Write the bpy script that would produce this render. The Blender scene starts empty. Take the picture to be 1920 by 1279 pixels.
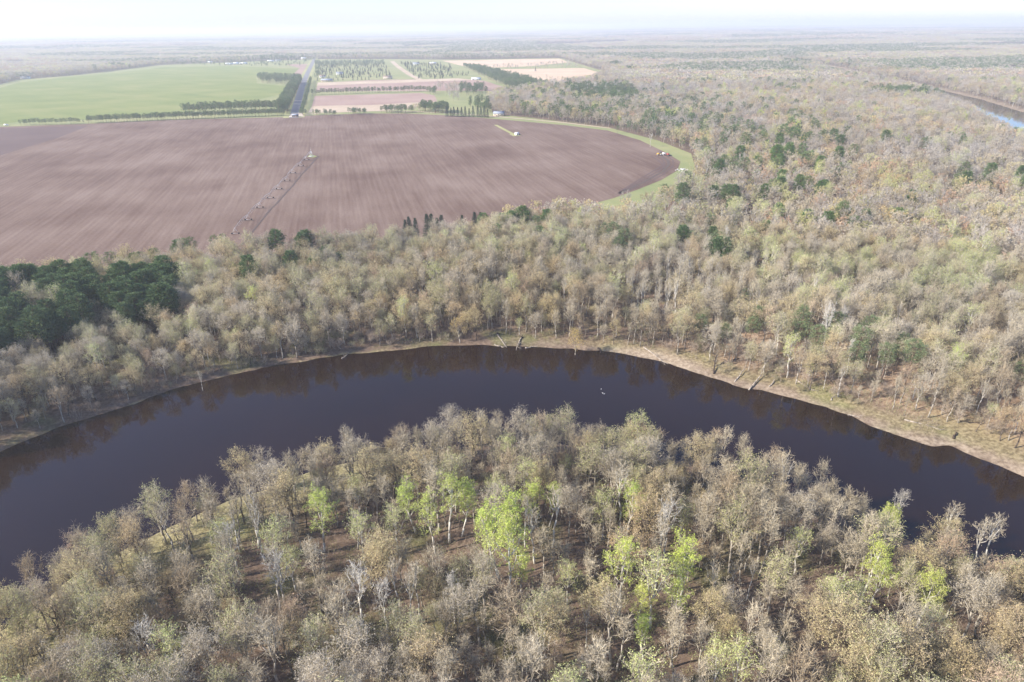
import bpy, math, random
import numpy as np
from mathutils import Matrix, Vector

# ------------------------------------------------------------------ camera, sky, sun, exposure
scene = bpy.context.scene
COL = scene.collection
CAMZ = 120.0
PITCH = math.radians(24.73)
ROLL = math.radians(0.72)
FPX = 1280.0
_r0 = np.array([1., 0, 0]); _u0 = np.array([0, math.sin(PITCH), math.cos(PITCH)])
FWD = np.array([0, math.cos(PITCH), -math.sin(PITCH)])
RGT = math.cos(ROLL) * _r0 - math.sin(ROLL) * _u0
UPV = math.sin(ROLL) * _r0 + math.cos(ROLL) * _u0
cd = bpy.data.cameras.new('camera'); cam = bpy.data.objects.new('camera', cd); COL.objects.link(cam)
cd.sensor_width = 36.0; cd.lens = 24.0; cd.clip_start = 0.5; cd.clip_end = 90000
m3 = Matrix(((RGT[0], UPV[0], -FWD[0]), (RGT[1], UPV[1], -FWD[1]), (RGT[2], UPV[2], -FWD[2])))
cam.matrix_world = Matrix.Translation((0, 0, CAMZ)) @ m3.to_4x4()
scene.camera = cam

SUN_EL = math.radians(33)
SUN_AZ = math.radians(18)          # how far the sun stands behind the camera's left shoulder
sv = Vector((-math.cos(SUN_AZ) * math.cos(SUN_EL), -math.sin(SUN_AZ) * math.cos(SUN_EL), math.sin(SUN_EL)))
world = bpy.data.worlds.new('World'); scene.world = world; world.use_nodes = True
wn = world.node_tree; wn.nodes.clear()
sky = wn.nodes.new('ShaderNodeTexSky'); sky.sky_type = 'NISHITA'; sky.sun_disc = False
sky.sun_elevation = SUN_EL; sky.sun_rotation = math.atan2(sv.x, sv.y)
sky.air_density = 1.0; sky.dust_density = 0.6; sky.ozone_density = 3.0; sky.altitude = 100
bg = wn.nodes.new('ShaderNodeBackground'); bg.inputs[1].default_value = 0.122
wo = wn.nodes.new('ShaderNodeOutputWorld')
tint = wn.nodes.new('ShaderNodeMix'); tint.data_type = 'RGBA'; tint.blend_type = 'MULTIPLY'; tint.inputs[0].default_value = 1.0
tint.inputs[7].default_value = (0.905, 0.925, 1.09, 1); wn.links.new(sky.outputs[0], tint.inputs[6]); wn.links.new(tint.outputs[2], bg.inputs[0]); wn.links.new(bg.outputs[0], wo.inputs[0])
sd_ = bpy.data.lights.new('sun', 'SUN'); sd_.energy = 5.0; sd_.angle = math.radians(0.5); sd_.color = (1.0, 0.93, 0.82)
sun = bpy.data.objects.new('sun', sd_); COL.objects.link(sun)
sun.rotation_euler = sv.to_track_quat('Z', 'Y').to_euler()
scene.view_settings.view_transform = 'Standard'; scene.view_settings.look = 'None'
scene.view_settings.gamma = 1.0; scene.view_settings.use_curve_mapping = False
scene.view_settings.exposure = 0.92
scene.cycles.use_denoising = True; scene.cycles.sample_clamp_indirect = 2.5
scene.cycles.max_bounces = 5; scene.cycles.diffuse_bounces = 3; scene.cycles.glossy_bounces = 3
scene.cycles.transmission_bounces = 3; scene.cycles.volume_bounces = 1; scene.cycles.transparent_max_bounces = 4
HAZE_DENSITY = 0.000148

# ------------------------------------------------------------------ projection helpers (tracing outlines onto the real ground)
LAND = 3.5
def ray(px, py):
    return FWD + RGT * ((px - 960.0) / FPX) + UPV * ((639.5 - py) / FPX)
def G(px, py, z=LAND):
    d = ray(px, py); t = (z - CAMZ) / d[2]
    return (d[0] * t, d[1] * t)
def GP(pts, z=LAND): return np.array([G(a, b, z) for a, b in pts])
def P(x, y, z):
    dx, dy, dz = x, y, z - CAMZ
    Z = dx * FWD[0] + dy * FWD[1] + dz * FWD[2]
    X = dx * RGT[0] + dy * RGT[1] + dz * RGT[2]; Y = dx * UPV[0] + dy * UPV[1] + dz * UPV[2]
    return 960 + FPX * X / Z, 639.5 - FPX * Y / Z, Z
def inside(x, y, poly):
    x = np.asarray(x, float); y = np.asarray(y, float); r = np.zeros(x.shape, bool); n = len(poly); j = n - 1
    for i in range(n):
        xi, yi = poly[i]; xj, yj = poly[j]
        if yi != yj:
            c = ((yi > y) != (yj > y)) & (x < (xj - xi) * (y - yi) / (yj - yi) + xi)
            r ^= c
        j = i
    return r
def pdist(x, y, poly, closed=True):
    x = np.asarray(x, float); y = np.asarray(y, float); best = np.full(x.shape, 1e18); n = len(poly)
    for i in range(n if closed else n - 1):
        ax, ay = poly[i]; bx, by = poly[(i + 1) % n]; vx, vy = bx - ax, by - ay
        t = np.clip(((x - ax) * vx + (y - ay) * vy) / (vx * vx + vy * vy + 1e-9), 0, 1)
        best = np.minimum(best, (x - ax - t * vx) ** 2 + (y - ay - t * vy) ** 2)
    return np.sqrt(best)
def vnoise(x, y, s, seed=0):          # smooth value noise, 0..1
    x = np.asarray(x, float) / s; y = np.asarray(y, float) / s
    xi = np.floor(x).astype(np.int64); yi = np.floor(y).astype(np.int64); fx = x - xi; fy = y - yi
    fx = fx * fx * (3 - 2 * fx); fy = fy * fy * (3 - 2 * fy)
    def h(a, b):
        k = (a * 374761393 + b * 668265263 + seed * 974634777) & 0x7fffffff
        k = ((k ^ (k >> 13)) * 1274126177) & 0x7fffffff
        return ((k ^ (k >> 16)) & 0xffff) / 65535.0
    return (h(xi, yi) * (1 - fx) + h(xi + 1, yi) * fx) * (1 - fy) + (h(xi, yi + 1) * (1 - fx) + h(xi + 1, yi + 1) * fx) * fy
def sstep(a, b, v):
    t = np.clip((v - a) / (b - a), 0, 1); return t * t * (3 - 2 * t)

# ------------------------------------------------------------------ river outline, traced at water level
FAR_BANK = [(-700, 1130), (-400, 1000), (-150, 905), (0, 850), (60, 824), (130, 797), (230, 764), (330, 730), (430, 703), (520, 686), (640, 664),
            (740, 655), (820, 648), (900, 645), (960, 648), (1040, 652), (1100, 656), (1150, 661), (1200, 670), (1250, 681), (1290, 693),
            (1330, 710), (1380, 723), (1430, 733), (1487, 748), (1553, 767), (1600, 783), (1630, 797), (1680, 817), (1747, 838), (1780, 833),
            (1813, 847), (1863, 867), (1920, 893), (2050, 950), (2250, 1040), (2600, 1200)]
NEAR_BANK = [(2500, 1400), (2250, 1230), (2100, 1130), (1990, 1100), (1920, 1088), (1880, 1080), (1830, 1068), (1770, 1046), (1700, 1018), (1650, 998), (1600, 978),
             (1550, 954), (1490, 928), (1400, 898), (1300, 872), (1200, 852), (1100, 840), (1000, 832), (900, 832), (800, 840), (700, 858), (600, 882),
             (500, 912), (430, 936), (340, 976), (250, 1024), (140, 1084), (60, 1138), (0, 1184), (-120, 1290), (-250, 1440), (-700, 1800)]
RIVER = GP(FAR_BANK, 0) ; RIVER = np.vstack([RIVER, GP(NEAR_BANK, 0)])
FARB = GP(FAR_BANK, 0)
_c2 = [(2300, 395), (2080, 300), (1990, 268), (1920, 233), (1860, 209), (1800, 186), (1730, 168), (1655, 152), (1610, 145), (1576, 136), (1560, 128), (1500, 118)]
_w2 = [48, 46, 44, 42, 38, 32, 28, 28, 28, 32, 26, 26]
def ribbon(pts, ws):
    pts = np.asarray(pts, float); L = []; R = []
    for i in range(len(pts)):
        a = pts[max(i - 1, 0)]; b = pts[min(i + 1, len(pts) - 1)]; d = b - a; d /= np.hypot(*d) + 1e-9
        n = np.array([-d[1], d[0]]); L.append(pts[i] + n * ws[i]); R.append(pts[i] - n * ws[i])
    return np.array(L + R[::-1])
RIVER2 = ribbon(GP(_c2, 0), _w2)
def river_sd(x, y):
    x = np.asarray(x, float); y = np.asarray(y, float)
    d = pdist(x, y, RIVER); d = np.where(inside(x, y, RIVER), -d, d)
    d2 = pdist(x, y, RIVER2); d2 = np.where(inside(x, y, RIVER2), -d2, d2)
    return np.minimum(d, d2), d, d2
def land(x, y):
    x = np.asarray(x, float); y = np.asarray(y, float)
    sd, d1, d2 = river_sd(x, y)
    edge = sd + (vnoise(x, y, 6, 3) - .5) * 1.8 + (vnoise(x, y, 19, 4) - .5) * 3.2
    up = LAND * (1 - np.exp(-np.maximum(edge, 0) / 13.0))
    und = (vnoise(x, y, 34, 5) - .5) * 1.7 + (vnoise(x, y, 11, 6) - .5) * .6
    up = up + und * sstep(4, 25, sd) * (1 - sstep(55, 95, d1)) * (y < 430)
    h = np.where(edge > 0, up, np.maximum(-2.0, edge * .22))
    r = np.hypot(x, y)
    hill = (vnoise(x, y, 2600, 11) * 46 + vnoise(x, y, 900, 12) * 16) * sstep(3800, 9000, r) * (0.55 + 0.5 * sstep(-3000, 6000, x))
    return h + hill * (sd > 60)

# ------------------------------------------------------------------ materials
def new_mat(name):
    m = bpy.data.materials.new(name); m.use_nodes = True; nt = m.node_tree; nt.nodes.clear()
    return m, nt, nt.nodes.new('ShaderNodeOutputMaterial')
def nd(nt, t, **k):
    n = nt.nodes.new(t)
    for a, v in k.items(): setattr(n, a, v)
    return n
def mixc(nt, fac, a, b, blend='MIX'):
    n = nt.nodes.new('ShaderNodeMix'); n.data_type = 'RGBA'; n.blend_type = blend
    for s, v in ((0, fac), (6, a), (7, b)):
        if isinstance(v, (int, float)): n.inputs[s].default_value = v
        elif isinstance(v, tuple): n.inputs[s].default_value = v if len(v) == 4 else (*v, 1)
        else: nt.links.new(v, n.inputs[s])
    return n.outputs[2]
def math_(nt, op, a, b=0.0):
    n = nt.nodes.new('ShaderNodeMath'); n.operation = op
    for i, v in ((0, a), (1, b)):
        if isinstance(v, (int, float)): n.inputs[i].default_value = v
        else: nt.links.new(v, n.inputs[i])
    return n.outputs[0]
def noise(nt, vec, scale, detail=4, rough=.55):
    n = nd(nt, 'ShaderNodeTexNoise'); n.inputs['Scale'].default_value = scale; n.inputs['Detail'].default_value = detail
    n.inputs['Roughness'].default_value = rough
    if vec is not None: nt.links.new(vec, n.inputs['Vector'])
    return n.outputs['Fac']
def ramp(nt, fac, stops):
    n = nd(nt, 'ShaderNodeValToRGB'); e = n.color_ramp.elements
    while len(e) < len(stops): e.new(0.5)
    for i, (p, c) in enumerate(stops): e[i].position = p; e[i].color = (*c, 1) if len(c) == 3 else c
    nt.links.new(fac, n.inputs[0]); return n.outputs[0]
def foliage_mat(name, a, b, trans=0.25, c=None):
    """plant colour: differs a little from plant to plant (a..b) and leaf to leaf"""
    m, nt, out = new_mat(name)
    oi = nd(nt, 'ShaderNodeObjectInfo'); geo = nd(nt, 'ShaderNodeNewGeometry')
    stops = [(0, a), (1, b)] if c is None else [(0, a), (.55, b), (1, c)]
    col = ramp(nt, oi.outputs['Random'], stops)
    isl = geo.outputs['Random Per Island']
    v = math_(nt, 'ADD', math_(nt, 'MULTIPLY', isl, 0.40), 0.80)
    big = noise(nt, geo.outputs['Position'], .013, 3, .6); v = math_(nt, 'MULTIPLY', v, math_(nt, 'ADD', math_(nt, 'MULTIPLY', big, .9), .55))
    hs = nd(nt, 'ShaderNodeHueSaturation'); nt.links.new(col, hs.inputs['Color']); nt.links.new(v, hs.inputs['Value'])
    b2 = noise(nt, geo.outputs['Position'], .006, 2, .5); nt.links.new(math_(nt, 'ADD', math_(nt, 'MULTIPLY', b2, .8), .55), hs.inputs['Saturation'])
    df = nd(nt, 'ShaderNodeBsdfDiffuse'); nt.links.new(hs.outputs[0], df.inputs['Color'])
    if trans > 0:
        tr = nd(nt, 'ShaderNodeBsdfTranslucent'); nt.links.new(hs.outputs[0], tr.inputs['Color'])
        mx = nd(nt, 'ShaderNodeMixShader'); mx.inputs[0].default_value = trans
        nt.links.new(df.outputs[0], mx.inputs[1]); nt.links.new(tr.outputs[0], mx.inputs[2]); nt.links.new(mx.outputs[0], out.inputs[0])
    else: nt.links.new(df.outputs[0], out.inputs[0])
    return m
def plain(name, col, rough=.6, metal=0.0, var=.15, scale=2.0, spec=.3):
    m, nt, out = new_mat(name); p = nd(nt, 'ShaderNodeBsdfPrincipled')
    tc = nd(nt, 'ShaderNodeTexCoord'); f = noise(nt, tc.outputs['Object'], scale)
    lo = tuple(c * (1 - var) for c in col); hi = tuple(min(1, c * (1 + var)) for c in col)
    nt.links.new(ramp(nt, f, [(.3, lo), (.7, hi)]), p.inputs['Base Color'])
    p.inputs['Roughness'].default_value = rough; p.inputs['Metallic'].default_value = metal
    p.inputs['Specular IOR Level'].default_value = spec
    nt.links.new(p.outputs[0], out.inputs[0]); return m

M = {}
M['twig_far'] = foliage_mat('lavender_grey_twigs', (.43, .375, .315), (.52, .465, .40), .3)
M['bark'] = foliage_mat('grey_brown_bark', (.23, .20, .16), (.37, .33, .27), 0)
M['bark_dark'] = foliage_mat('dark_bark', (.075, .058, .046), (.13, .105, .085), 0)
M['bark_pale'] = foliage_mat('pale_bark', (.42, .385, .33), (.56, .53, .47), 0)
M['bark_pine'] = foliage_mat('pine_bark', (.16, .10, .07), (.22, .15, .11), 0)
M['twig_grey'] = foliage_mat('grey_twigs', (.42, .355, .245), (.54, .465, .335), .15)
M['twig_brown'] = foliage_mat('brown_twigs', (.37, .29, .185), (.49, .39, .26), .15)
M['twig_pale'] = foliage_mat('pale_twigs', (.48, .44, .37), (.57, .53, .46), .1)
M['bud_tan'] = foliage_mat('tan_buds', (.62, .50, .26), (.58, .51, .27), .4, (.63, .47, .26))
M['bud_green'] = foliage_mat('olive_buds', (.47, .45, .21), (.56, .55, .26), .4)
M['bud_grey'] = foliage_mat('grey_buds', (.47, .41, .32), (.56, .495, .395), .4)
M['bud_red'] = foliage_mat('russet_buds', (.50, .33, .22), (.56, .40, .28), .25)
M['leaf_bright'] = foliage_mat('bright_spring_leaves', (.61, .65, .17), (.50, .60, .14), .4)
M['leaf_pale'] = foliage_mat('pale_spring_leaves', (.58, .60, .25), (.56, .60, .22), .35)
M['leaf_gold'] = foliage_mat('golden_catkins', (.64, .48, .18), (.60, .47, .18), .35)
M['needle'] = foliage_mat('pine_needles', (.090, .150, .052), (.125, .185, .068), .12)
M['needle_olive'] = foliage_mat('olive_pine_needles', (.13, .175, .075), (.17, .21, .095), .15)  # the olive pines' own needle colour
M['needle_blue'] = foliage_mat('spruce_needles', (.032, .056, .038), (.045, .075, .045), .08)
M['brush'] = foliage_mat('brush_stems', (.30, .235, .175), (.42, .34, .26), .1)
M['brush_green'] = foliage_mat('brush_leaves', (.30, .31, .13), (.42, .41, .18), .3)

# ------------------------------------------------------------------ mesh helpers
def mk_mesh(name, V, F, mi=None, mats=(), smooth=False):
    V = np.asarray(V, np.float32).reshape(-1, 3); F = np.asarray(F, np.int32).reshape(-1, 3)
    me = bpy.data.meshes.new(name); me.vertices.add(len(V)); me.vertices.foreach_set('co', V.ravel())
    me.loops.add(F.size); me.loops.foreach_set('vertex_index', F.ravel()); me.polygons.add(len(F))
    me.polygons.foreach_set('loop_start', np.arange(0, F.size, 3, dtype=np.int32))
    if mi is not None: me.polygons.foreach_set('material_index', np.asarray(mi, np.int32))
    if smooth: me.polygons.foreach_set('use_smooth', np.ones(len(F), bool))
    for m in mats: me.materials.append(m)
    me.update(calc_edges=True); return me
class Geo:
    """collects triangles"""
    def __init__(s): s.V = []; s.F = []; s.I = []; s.n = 0
    def add(s, V, F, mi=0):
        V = np.asarray(V, float).reshape(-1, 3); F = np.asarray(F, int).reshape(-1, 3)
        s.V.append(V); s.F.append(F + s.n); s.I.append(np.full(len(F), mi)); s.n += len(V)
    def prisms(s, A, B, ra, rb, k=3, mi=0):
        A = np.atleast_2d(A); B = np.atleast_2d(B); n = len(A)
        ra = np.broadcast_to(ra, n); rb = np.broadcast_to(rb, n)
        d = B - A; d = d / (np.linalg.norm(d, axis=1, keepdims=True) + 1e-9)
        h = np.where(np.abs(d[:, 2:3]) > .9, [[1., 0, 0]], [[0, 0, 1.]]); u = np.cross(d, h); u /= np.linalg.norm(u, axis=1, keepdims=True) + 1e-9
        w = np.cross(d, u); V = np.zeros((n, 2 * k, 3))
        for i in range(k):
            a = 2 * math.pi * i / k; o = u * math.cos(a) + w * math.sin(a)
            V[:, i] = A + o * ra[:, None]; V[:, k + i] = B + o * rb[:, None]
        f = []
        for i in range(k):
            j = (i + 1) % k; f += [[i, j, k + j], [i, k + j, k + i]]
        for i in range(1, k - 1): f += [[k, k + i, k + i + 1], [0, i + 1, i]]
        f = np.array(f); F = (f[None] + (np.arange(n) * 2 * k)[:, None, None]).reshape(-1, 3)
        s.add(V.reshape(-1, 3), F, mi)
    def spikes(s, rng, A, B, w, mi=0):
        n = len(A); d = B - A; r = rng.normal(size=(n, 3)); p = np.cross(d, r); p /= np.linalg.norm(p, axis=1, keepdims=True) + 1e-9
        w = np.broadcast_to(w, n)[:, None]
        V = np.stack([A - p * w * .5, A + p * w * .5, B], 1); s.add(V.reshape(-1, 3), np.arange(3 * n).reshape(-1, 3), mi)
    def flakes(s, rng, C, size, mi=0, flat=0.0):
        n = len(C); size = np.broadcast_to(size, n)[:, None, None]
        o = rng.normal(size=(n, 3, 3)); o[:, :, 2] *= (1 - flat); o /= np.linalg.norm(o, axis=2, keepdims=True) + 1e-9
        V = C[:, None, :] + o * size; s.add(V.reshape(-1, 3), np.arange(3 * n).reshape(-1, 3), mi)
    def box(s, c, d, rz=0.0, mi=0, taper=1.0):
        x, y, z = d[0] / 2, d[1] / 2, d[2] / 2
        V = np.array([[sx * x * (taper if sz > 0 else 1), sy * y * (taper if sz > 0 else 1), sz * z] for sz in (-1, 1) for sx, sy in ((-1, -1), (1, -1), (1, 1), (-1, 1))])
        q = [(0, 3, 2, 1), (4, 5, 6, 7), (0, 1, 5, 4), (1, 2, 6, 5), (2, 3, 7, 6), (3, 0, 4, 7)]
        F = [t for a, b, c_, e in q for t in ((a, b, c_), (a, c_, e))]
        ca, sa = math.cos(rz), math.sin(rz); R = np.array([[ca, sa, 0], [-sa, ca, 0], [0, 0, 1]])
        s.add(V @ R + np.asarray(c, float), F, mi)
    def tube(s, pts, rs, k=6, mi=0):
        pts = np.asarray(pts, float)
        s.prisms(pts[:-1], pts[1:], np.asarray(rs[:-1]), np.asarray(rs[1:]), k, mi)
    def mesh(s, name, mats, smooth=False):
        if not s.V: return mk_mesh(name, np.zeros((0, 3)), np.zeros((0, 3), int), None, mats)
        return mk_mesh(name, np.vstack(s.V), np.vstack(s.F), np.concatenate(s.I), mats, smooth)
def nrm(v): return v / (np.linalg.norm(v, axis=-1, keepdims=True) + 1e-9)

# ------------------------------------------------------------------ setting: ground, water, fields, roads
def structure(name, me, kind='structure'):
    o = bpy.data.objects.new(name, me); COL.objects.link(o); o['kind'] = kind; return o
def axis(segs):
    out = []
    for a, b, st in segs: out += list(np.arange(a, b, st))
    return np.array(out)
def grow_out(a, r, lim):
    out = []; st = abs(a) * r
    while a < lim: out.append(a); a *= (1 + r)
    out.append(lim); return out
xs = np.concatenate([-np.array(grow_out(2100, .12, 44000))[::-1], axis([(-2080, -420, 20), (-420, 520, 2.6), (520, 2090, 15)]), grow_out(2100, .12, 44000)])
ys = np.concatenate([[-3000, -600, -200, -60, 0, 30], axis([(50, 400, 2.4), (400, 700, 12), (700, 2300, 16)]), grow_out(2310, .1, 44000)])
X, Y = np.meshgrid(xs, ys)
Z = land(X.ravel(), Y.ravel())
nx, ny = len(xs), len(ys)
idx = np.arange(nx * ny).reshape(ny, nx)
a_ = idx[:-1, :-1].ravel(); b_ = idx[:-1, 1:].ravel(); c_ = idx[1:, 1:].ravel(); d_ = idx[1:, :-1].ravel()
gm = mk_mesh('ground', np.stack([X.ravel(), Y.ravel(), Z], 1), np.concatenate([np.stack([a_, b_, c_], 1), np.stack([a_, c_, d_], 1)]), smooth=True)
gx, gy = X.ravel(), Y.ravel()
sdA, sd1, sd2 = river_sd(gx, gy)
farside = pdist(gx, gy, FARB, False) < sd1 + 1.5
ppx, ppy, ppz = P(gx, gy, Z); ppx = np.where(ppz > 1, ppx, -9999)
rightb = sstep(880, 1250, ppx) * farside * (ppz > 1)
wob = (vnoise(gx, gy, 9, 21) - .5) * 6
beach = (1 - sstep(2.5, 6.5, sd1 + wob * .7 + (vnoise(gx, gy, 27, 25) - .5) * 5)) * (.05 + .95 * rightb) * (.55 + .45 * vnoise(gx, gy, 8, 24)) * (sd1 < 40) + (1 - sstep(6, 16, sd2)) * (sd2 < 40) * .6
bw = 1 + 1.0 * sstep(1150, 1400, ppx); wob2 = (vnoise(gx, gy, 21, 23) - .5) * 9; grass = sstep(2, 5, sd1 + wob * .6) * (1 - sstep(4 * bw, 8 * bw, sd1 + wob + wob2)) * rightb * .5
leftnear = (~farside) * (1 - sstep(8, 30, sd1 + wob)) * (1 - sstep(600, 900, ppx)) * (ppz > 1)
grass = np.maximum(grass, leftnear * .9)
litter = sstep(8, 16, sd1) * (1 - sstep(38, 75, sd1 + wob)) * sstep(1150, 1400, ppx) * farside
def vattr(me, name, v):
    a = me.attributes.new(name, 'FLOAT', 'POINT'); a.data.foreach_set('value', np.asarray(v, np.float32))
vattr(gm, 'beach', beach); vattr(gm, 'grass', grass); vattr(gm, 'litter', litter)
def ground_mat():
    m, nt, out = new_mat('forest_floor'); p = nd(nt, 'ShaderNodeBsdfPrincipled'); p.inputs['Roughness'].default_value = .95
    p.inputs['Specular IOR Level'].default_value = .1
    pos = nd(nt, 'ShaderNodeNewGeometry').outputs['Position']
    n1 = noise(nt, pos, .06, 5); n2 = noise(nt, pos, .9, 6, .65); n3 = noise(nt, pos, .018, 3)
    base = ramp(nt, n2, [(.3, (.085, .058, .040)), (.5, (.15, .105, .075)), (.7, (.23, .165, .12))])
    green = ramp(nt, n2, [(.3, (.075, .085, .03)), (.7, (.19, .19, .075))])
    gfac = ramp(nt, n1, [(.52, (0, 0, 0)), (.66, (.7, .7, .7))])
    base = mixc(nt, gfac, base, green)
    def at(nm): a = nd(nt, 'ShaderNodeAttribute'); a.attribute_name = nm; return a.outputs['Fac']
    rough = ramp(nt, n2, [(.38, (.35, .35, .35)), (.6, (1, 1, 1))])
    lit = ramp(nt, n2, [(.3, (.19, .125, .08)), (.55, (.32, .225, .15)), (.75, (.44, .33, .235))])
    base = mixc(nt, at('litter'), base, lit)
    gr = ramp(nt, n2, [(.3, (.20, .21, .065)), (.5, (.35, .31, .14)), (.75, (.46, .39, .23))])
    base = mixc(nt, math_(nt, 'MULTIPLY', at('grass'), rough), base, gr)
    sand = ramp(nt, n2, [(.3, (.18, .135, .095)), (.5, (.33, .26, .185)), (.72, (.50, .41, .31))])
    base = mixc(nt, at('beach'), base, sand)
    nt.links.new(base, p.inputs['Base Color'])
    bp = nd(nt, 'ShaderNodeBump'); bp.inputs['Strength'].default_value = .6; bp.inputs['Distance'].default_value = .35
    nt.links.new(n2, bp.inputs['Height']); nt.links.new(bp.outputs[0], p.inputs['Normal'])
    nt.links.new(p.outputs[0], out.inputs[0]); return m
gm.materials.append(ground_mat()); structure('ground', gm)

def water_mat():
    m, nt, out = new_mat('dark_river_water'); p = nd(nt, 'ShaderNodeBsdfPrincipled')
    p.inputs['Roughness'].default_value = .02; p.inputs['IOR'].default_value = 1.39
    pos = nd(nt, 'ShaderNodeNewGeometry').outputs['Position']
    n0 = noise(nt, pos, .02, 3)
    nt.links.new(ramp(nt, n0, [(.35, (.0115, .0045, .002)), (.65, (.016, .0063, .003))]), p.inputs['Base Color'])
    n1 = noise(nt, pos, .8, 4, .6)
    bp = nd(nt, 'ShaderNodeBump'); bp.inputs['Strength'].default_value = .035; bp.inputs['Distance'].default_value = .10
    nt.links.new(n1, bp.inputs['Height']); nt.links.new(bp.outputs[0], p.inputs['Normal'])
    nt.links.new(p.outputs[0], out.inputs[0]); return m
WM = water_mat()
def water(name, poly, cell, margin):
    lo = poly.min(0) - margin; hi = poly.max(0) + margin
    lo = np.maximum(lo, [-500, -50]) if cell < 5 else lo; hi = np.minimum(hi, [650, 500]) if cell < 5 else hi
    gx_ = np.arange(lo[0], hi[0], cell); gy_ = np.arange(lo[1], hi[1], cell)
    A, B = np.meshgrid(gx_, gy_); d = pdist(A.ravel(), B.ravel(), poly); ok = (inside(A.ravel(), B.ravel(), poly) | (d < margin)).reshape(A.shape)
    f = ok[:-1, :-1] & ok[1:, 1:] & ok[:-1, 1:] & ok[1:, :-1]
    I = np.arange(A.size).reshape(A.shape)
    q = [I[:-1, :-1][f], I[:-1, 1:][f], I[1:, 1:][f], I[1:, :-1][f]]
    me = mk_mesh(name, np.stack([A.ravel(), B.ravel(), np.zeros(A.size)], 1), np.concatenate([np.stack(q[:3], 1), np.stack([q[0], q[2], q[3]], 1)]), mats=[WM])
    return structure(name, me)
water('river', RIVER, 4.0, 7.0); water('river_upstream', RIVER2, 12.0, 24.0)

_vp = ray(611, 639.5 - 1280 * math.tan(PITCH) + 4); FDIR = math.atan2(_vp[0], _vp[1])   # heading of the road and the furrows
def field_mat(name, stops, ang, across=.9, along=.02, amt=.5, patch=None, patchscale=.012, fine=.6, rows=0):
    m, nt, out = new_mat(name); df = nd(nt, 'ShaderNodeBsdfDiffuse')
    pos = nd(nt, 'ShaderNodeNewGeometry').outputs['Position']
    mp = nd(nt, 'ShaderNodeMapping'); mp.vector_type = 'POINT'; mp.inputs['Rotation'].default_value = (0, 0, ang)
    nt.links.new(pos, mp.inputs[0])
    sc = nd(nt, 'ShaderNodeMapping'); sc.inputs['Scale'].default_value = (across, along, 1); nt.links.new(mp.outputs[0], sc.inputs[0])
    s1 = noise(nt, sc.outputs[0], .35, 5, .7)
    sc2 = nd(nt, 'ShaderNodeMapping'); sc2.inputs['Scale'].default_value = (across * .12, along * .6, 1); nt.links.new(mp.outputs[0], sc2.inputs[0])
    s2 = noise(nt, sc2.outputs[0], .6, 3, .6); big = noise(nt, pos, patchscale, 3, .5)
    f = math_(nt, 'ADD', math_(nt, 'MULTIPLY', s1, fine), math_(nt, 'MULTIPLY', s2, 1 - fine))
    f = math_(nt, 'ADD', math_(nt, 'MULTIPLY', math_(nt, 'SUBTRACT', f, .5), amt * 2), math_(nt, 'ADD', math_(nt, 'MULTIPLY', math_(nt, 'SUBTRACT', big, .5), .9), .5))
    if rows:
        sx = nd(nt, 'ShaderNodeSeparateXYZ'); nt.links.new(mp.outputs[0], sx.inputs[0])
        ph = math_(nt, 'ADD', math_(nt, 'MULTIPLY', sx.outputs[0], 6.283 / rows), math_(nt, 'MULTIPLY', noise(nt, pos, .02, 2), 3.0))
        f = math_(nt, 'ADD', f, math_(nt, 'MULTIPLY', math_(nt, 'SINE', ph), .03))
        f = math_(nt, 'ADD', f, math_(nt, 'MULTIPLY', math_(nt, 'SUBTRACT', noise(nt, pos, .55, 3, .7), .5), .55))
    col = ramp(nt, f, stops)
    nt.links.new(col, df.inputs[0]); nt.links.new(df.outputs[0], out.inputs[0]); return m
_lvl = [0]
def sheet(name, pts, mat, level, world_pts=False):
    w = np.asarray(pts, float) if world_pts else GP(pts)
    me = bpy.data.meshes.new(name); me.from_pydata([(a, b, LAND + .06 * level) for a, b in w], [], [list(range(len(w)))])
    me.materials.append(mat); me.update()
    if me.polygons[0].normal.z < 0: me.flip_normals()
    return structure(name, me)
def band(name, pxs, width, mat, level):
    w = ribbon(GP(pxs), [width / 2] * len(pxs)); n = len(pxs)
    V = [(a, b, LAND + .06 * level) for a, b in w]; F = [(i, i + 1, 2 * n - 2 - i, 2 * n - 1 - i) for i in range(n - 1)]
    me = bpy.data.meshes.new(name); me.from_pydata(V, [], F); me.materials.append(mat); me.update()
    if me.polygons[0].normal.z < 0: me.flip_normals()
    return structure(name, me)
soil = field_mat('ploughed_soil', [(.25, (.135, .088, .070)), (.5, (.186, .130, .103)), (.78, (.245, .182, .148))], FDIR, 1.1, .035, .6, fine=.6, rows=4.2)  # broad tone noise paints in the shading of undulations; the sheet is flat
soil_dark = field_mat('dark_soil', [(.2, (.125, .088, .082)), (.8, (.175, .128, .112))], FDIR + 1.2, .6, .02, .3)
soil_pink = field_mat('pinkish_soil', [(.2, (.30, .20, .165)), (.8, (.40, .29, .24))], FDIR, .5, .02, .3)
pale = field_mat('pale_stubble', [(.2, (.40, .31, .22)), (.8, (.56, .45, .34))], FDIR + .3, .4, .05, .5)
tan = field_mat('dry_grass', [(.2, (.50, .36, .24)), (.8, (.66, .50, .36))], FDIR + 1.5, .25, .05, .5)
green = field_mat('young_crop', [(.2, (.160, .200, .070)), (.5, (.205, .235, .085)), (.85, (.28, .27, .115))], FDIR - .55, .10, .008, .45)
meadow = field_mat('meadow_grass', [(.2, (.20, .235, .105)), (.6, (.29, .29, .14)), (.85, (.40, .34, .20))], FDIR, .3, .1, .4)
verge = field_mat('roadside_grass', [(.2, (.26, .29, .11)), (.8, (.42, .38, .20))], FDIR, .3, .08, .4)
track = plain('sandy_track', (.55, .46, .36), .9, scale=.2)
asph = plain('worn_asphalt', (.19, .185, .19), .9, scale=.1)
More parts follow.
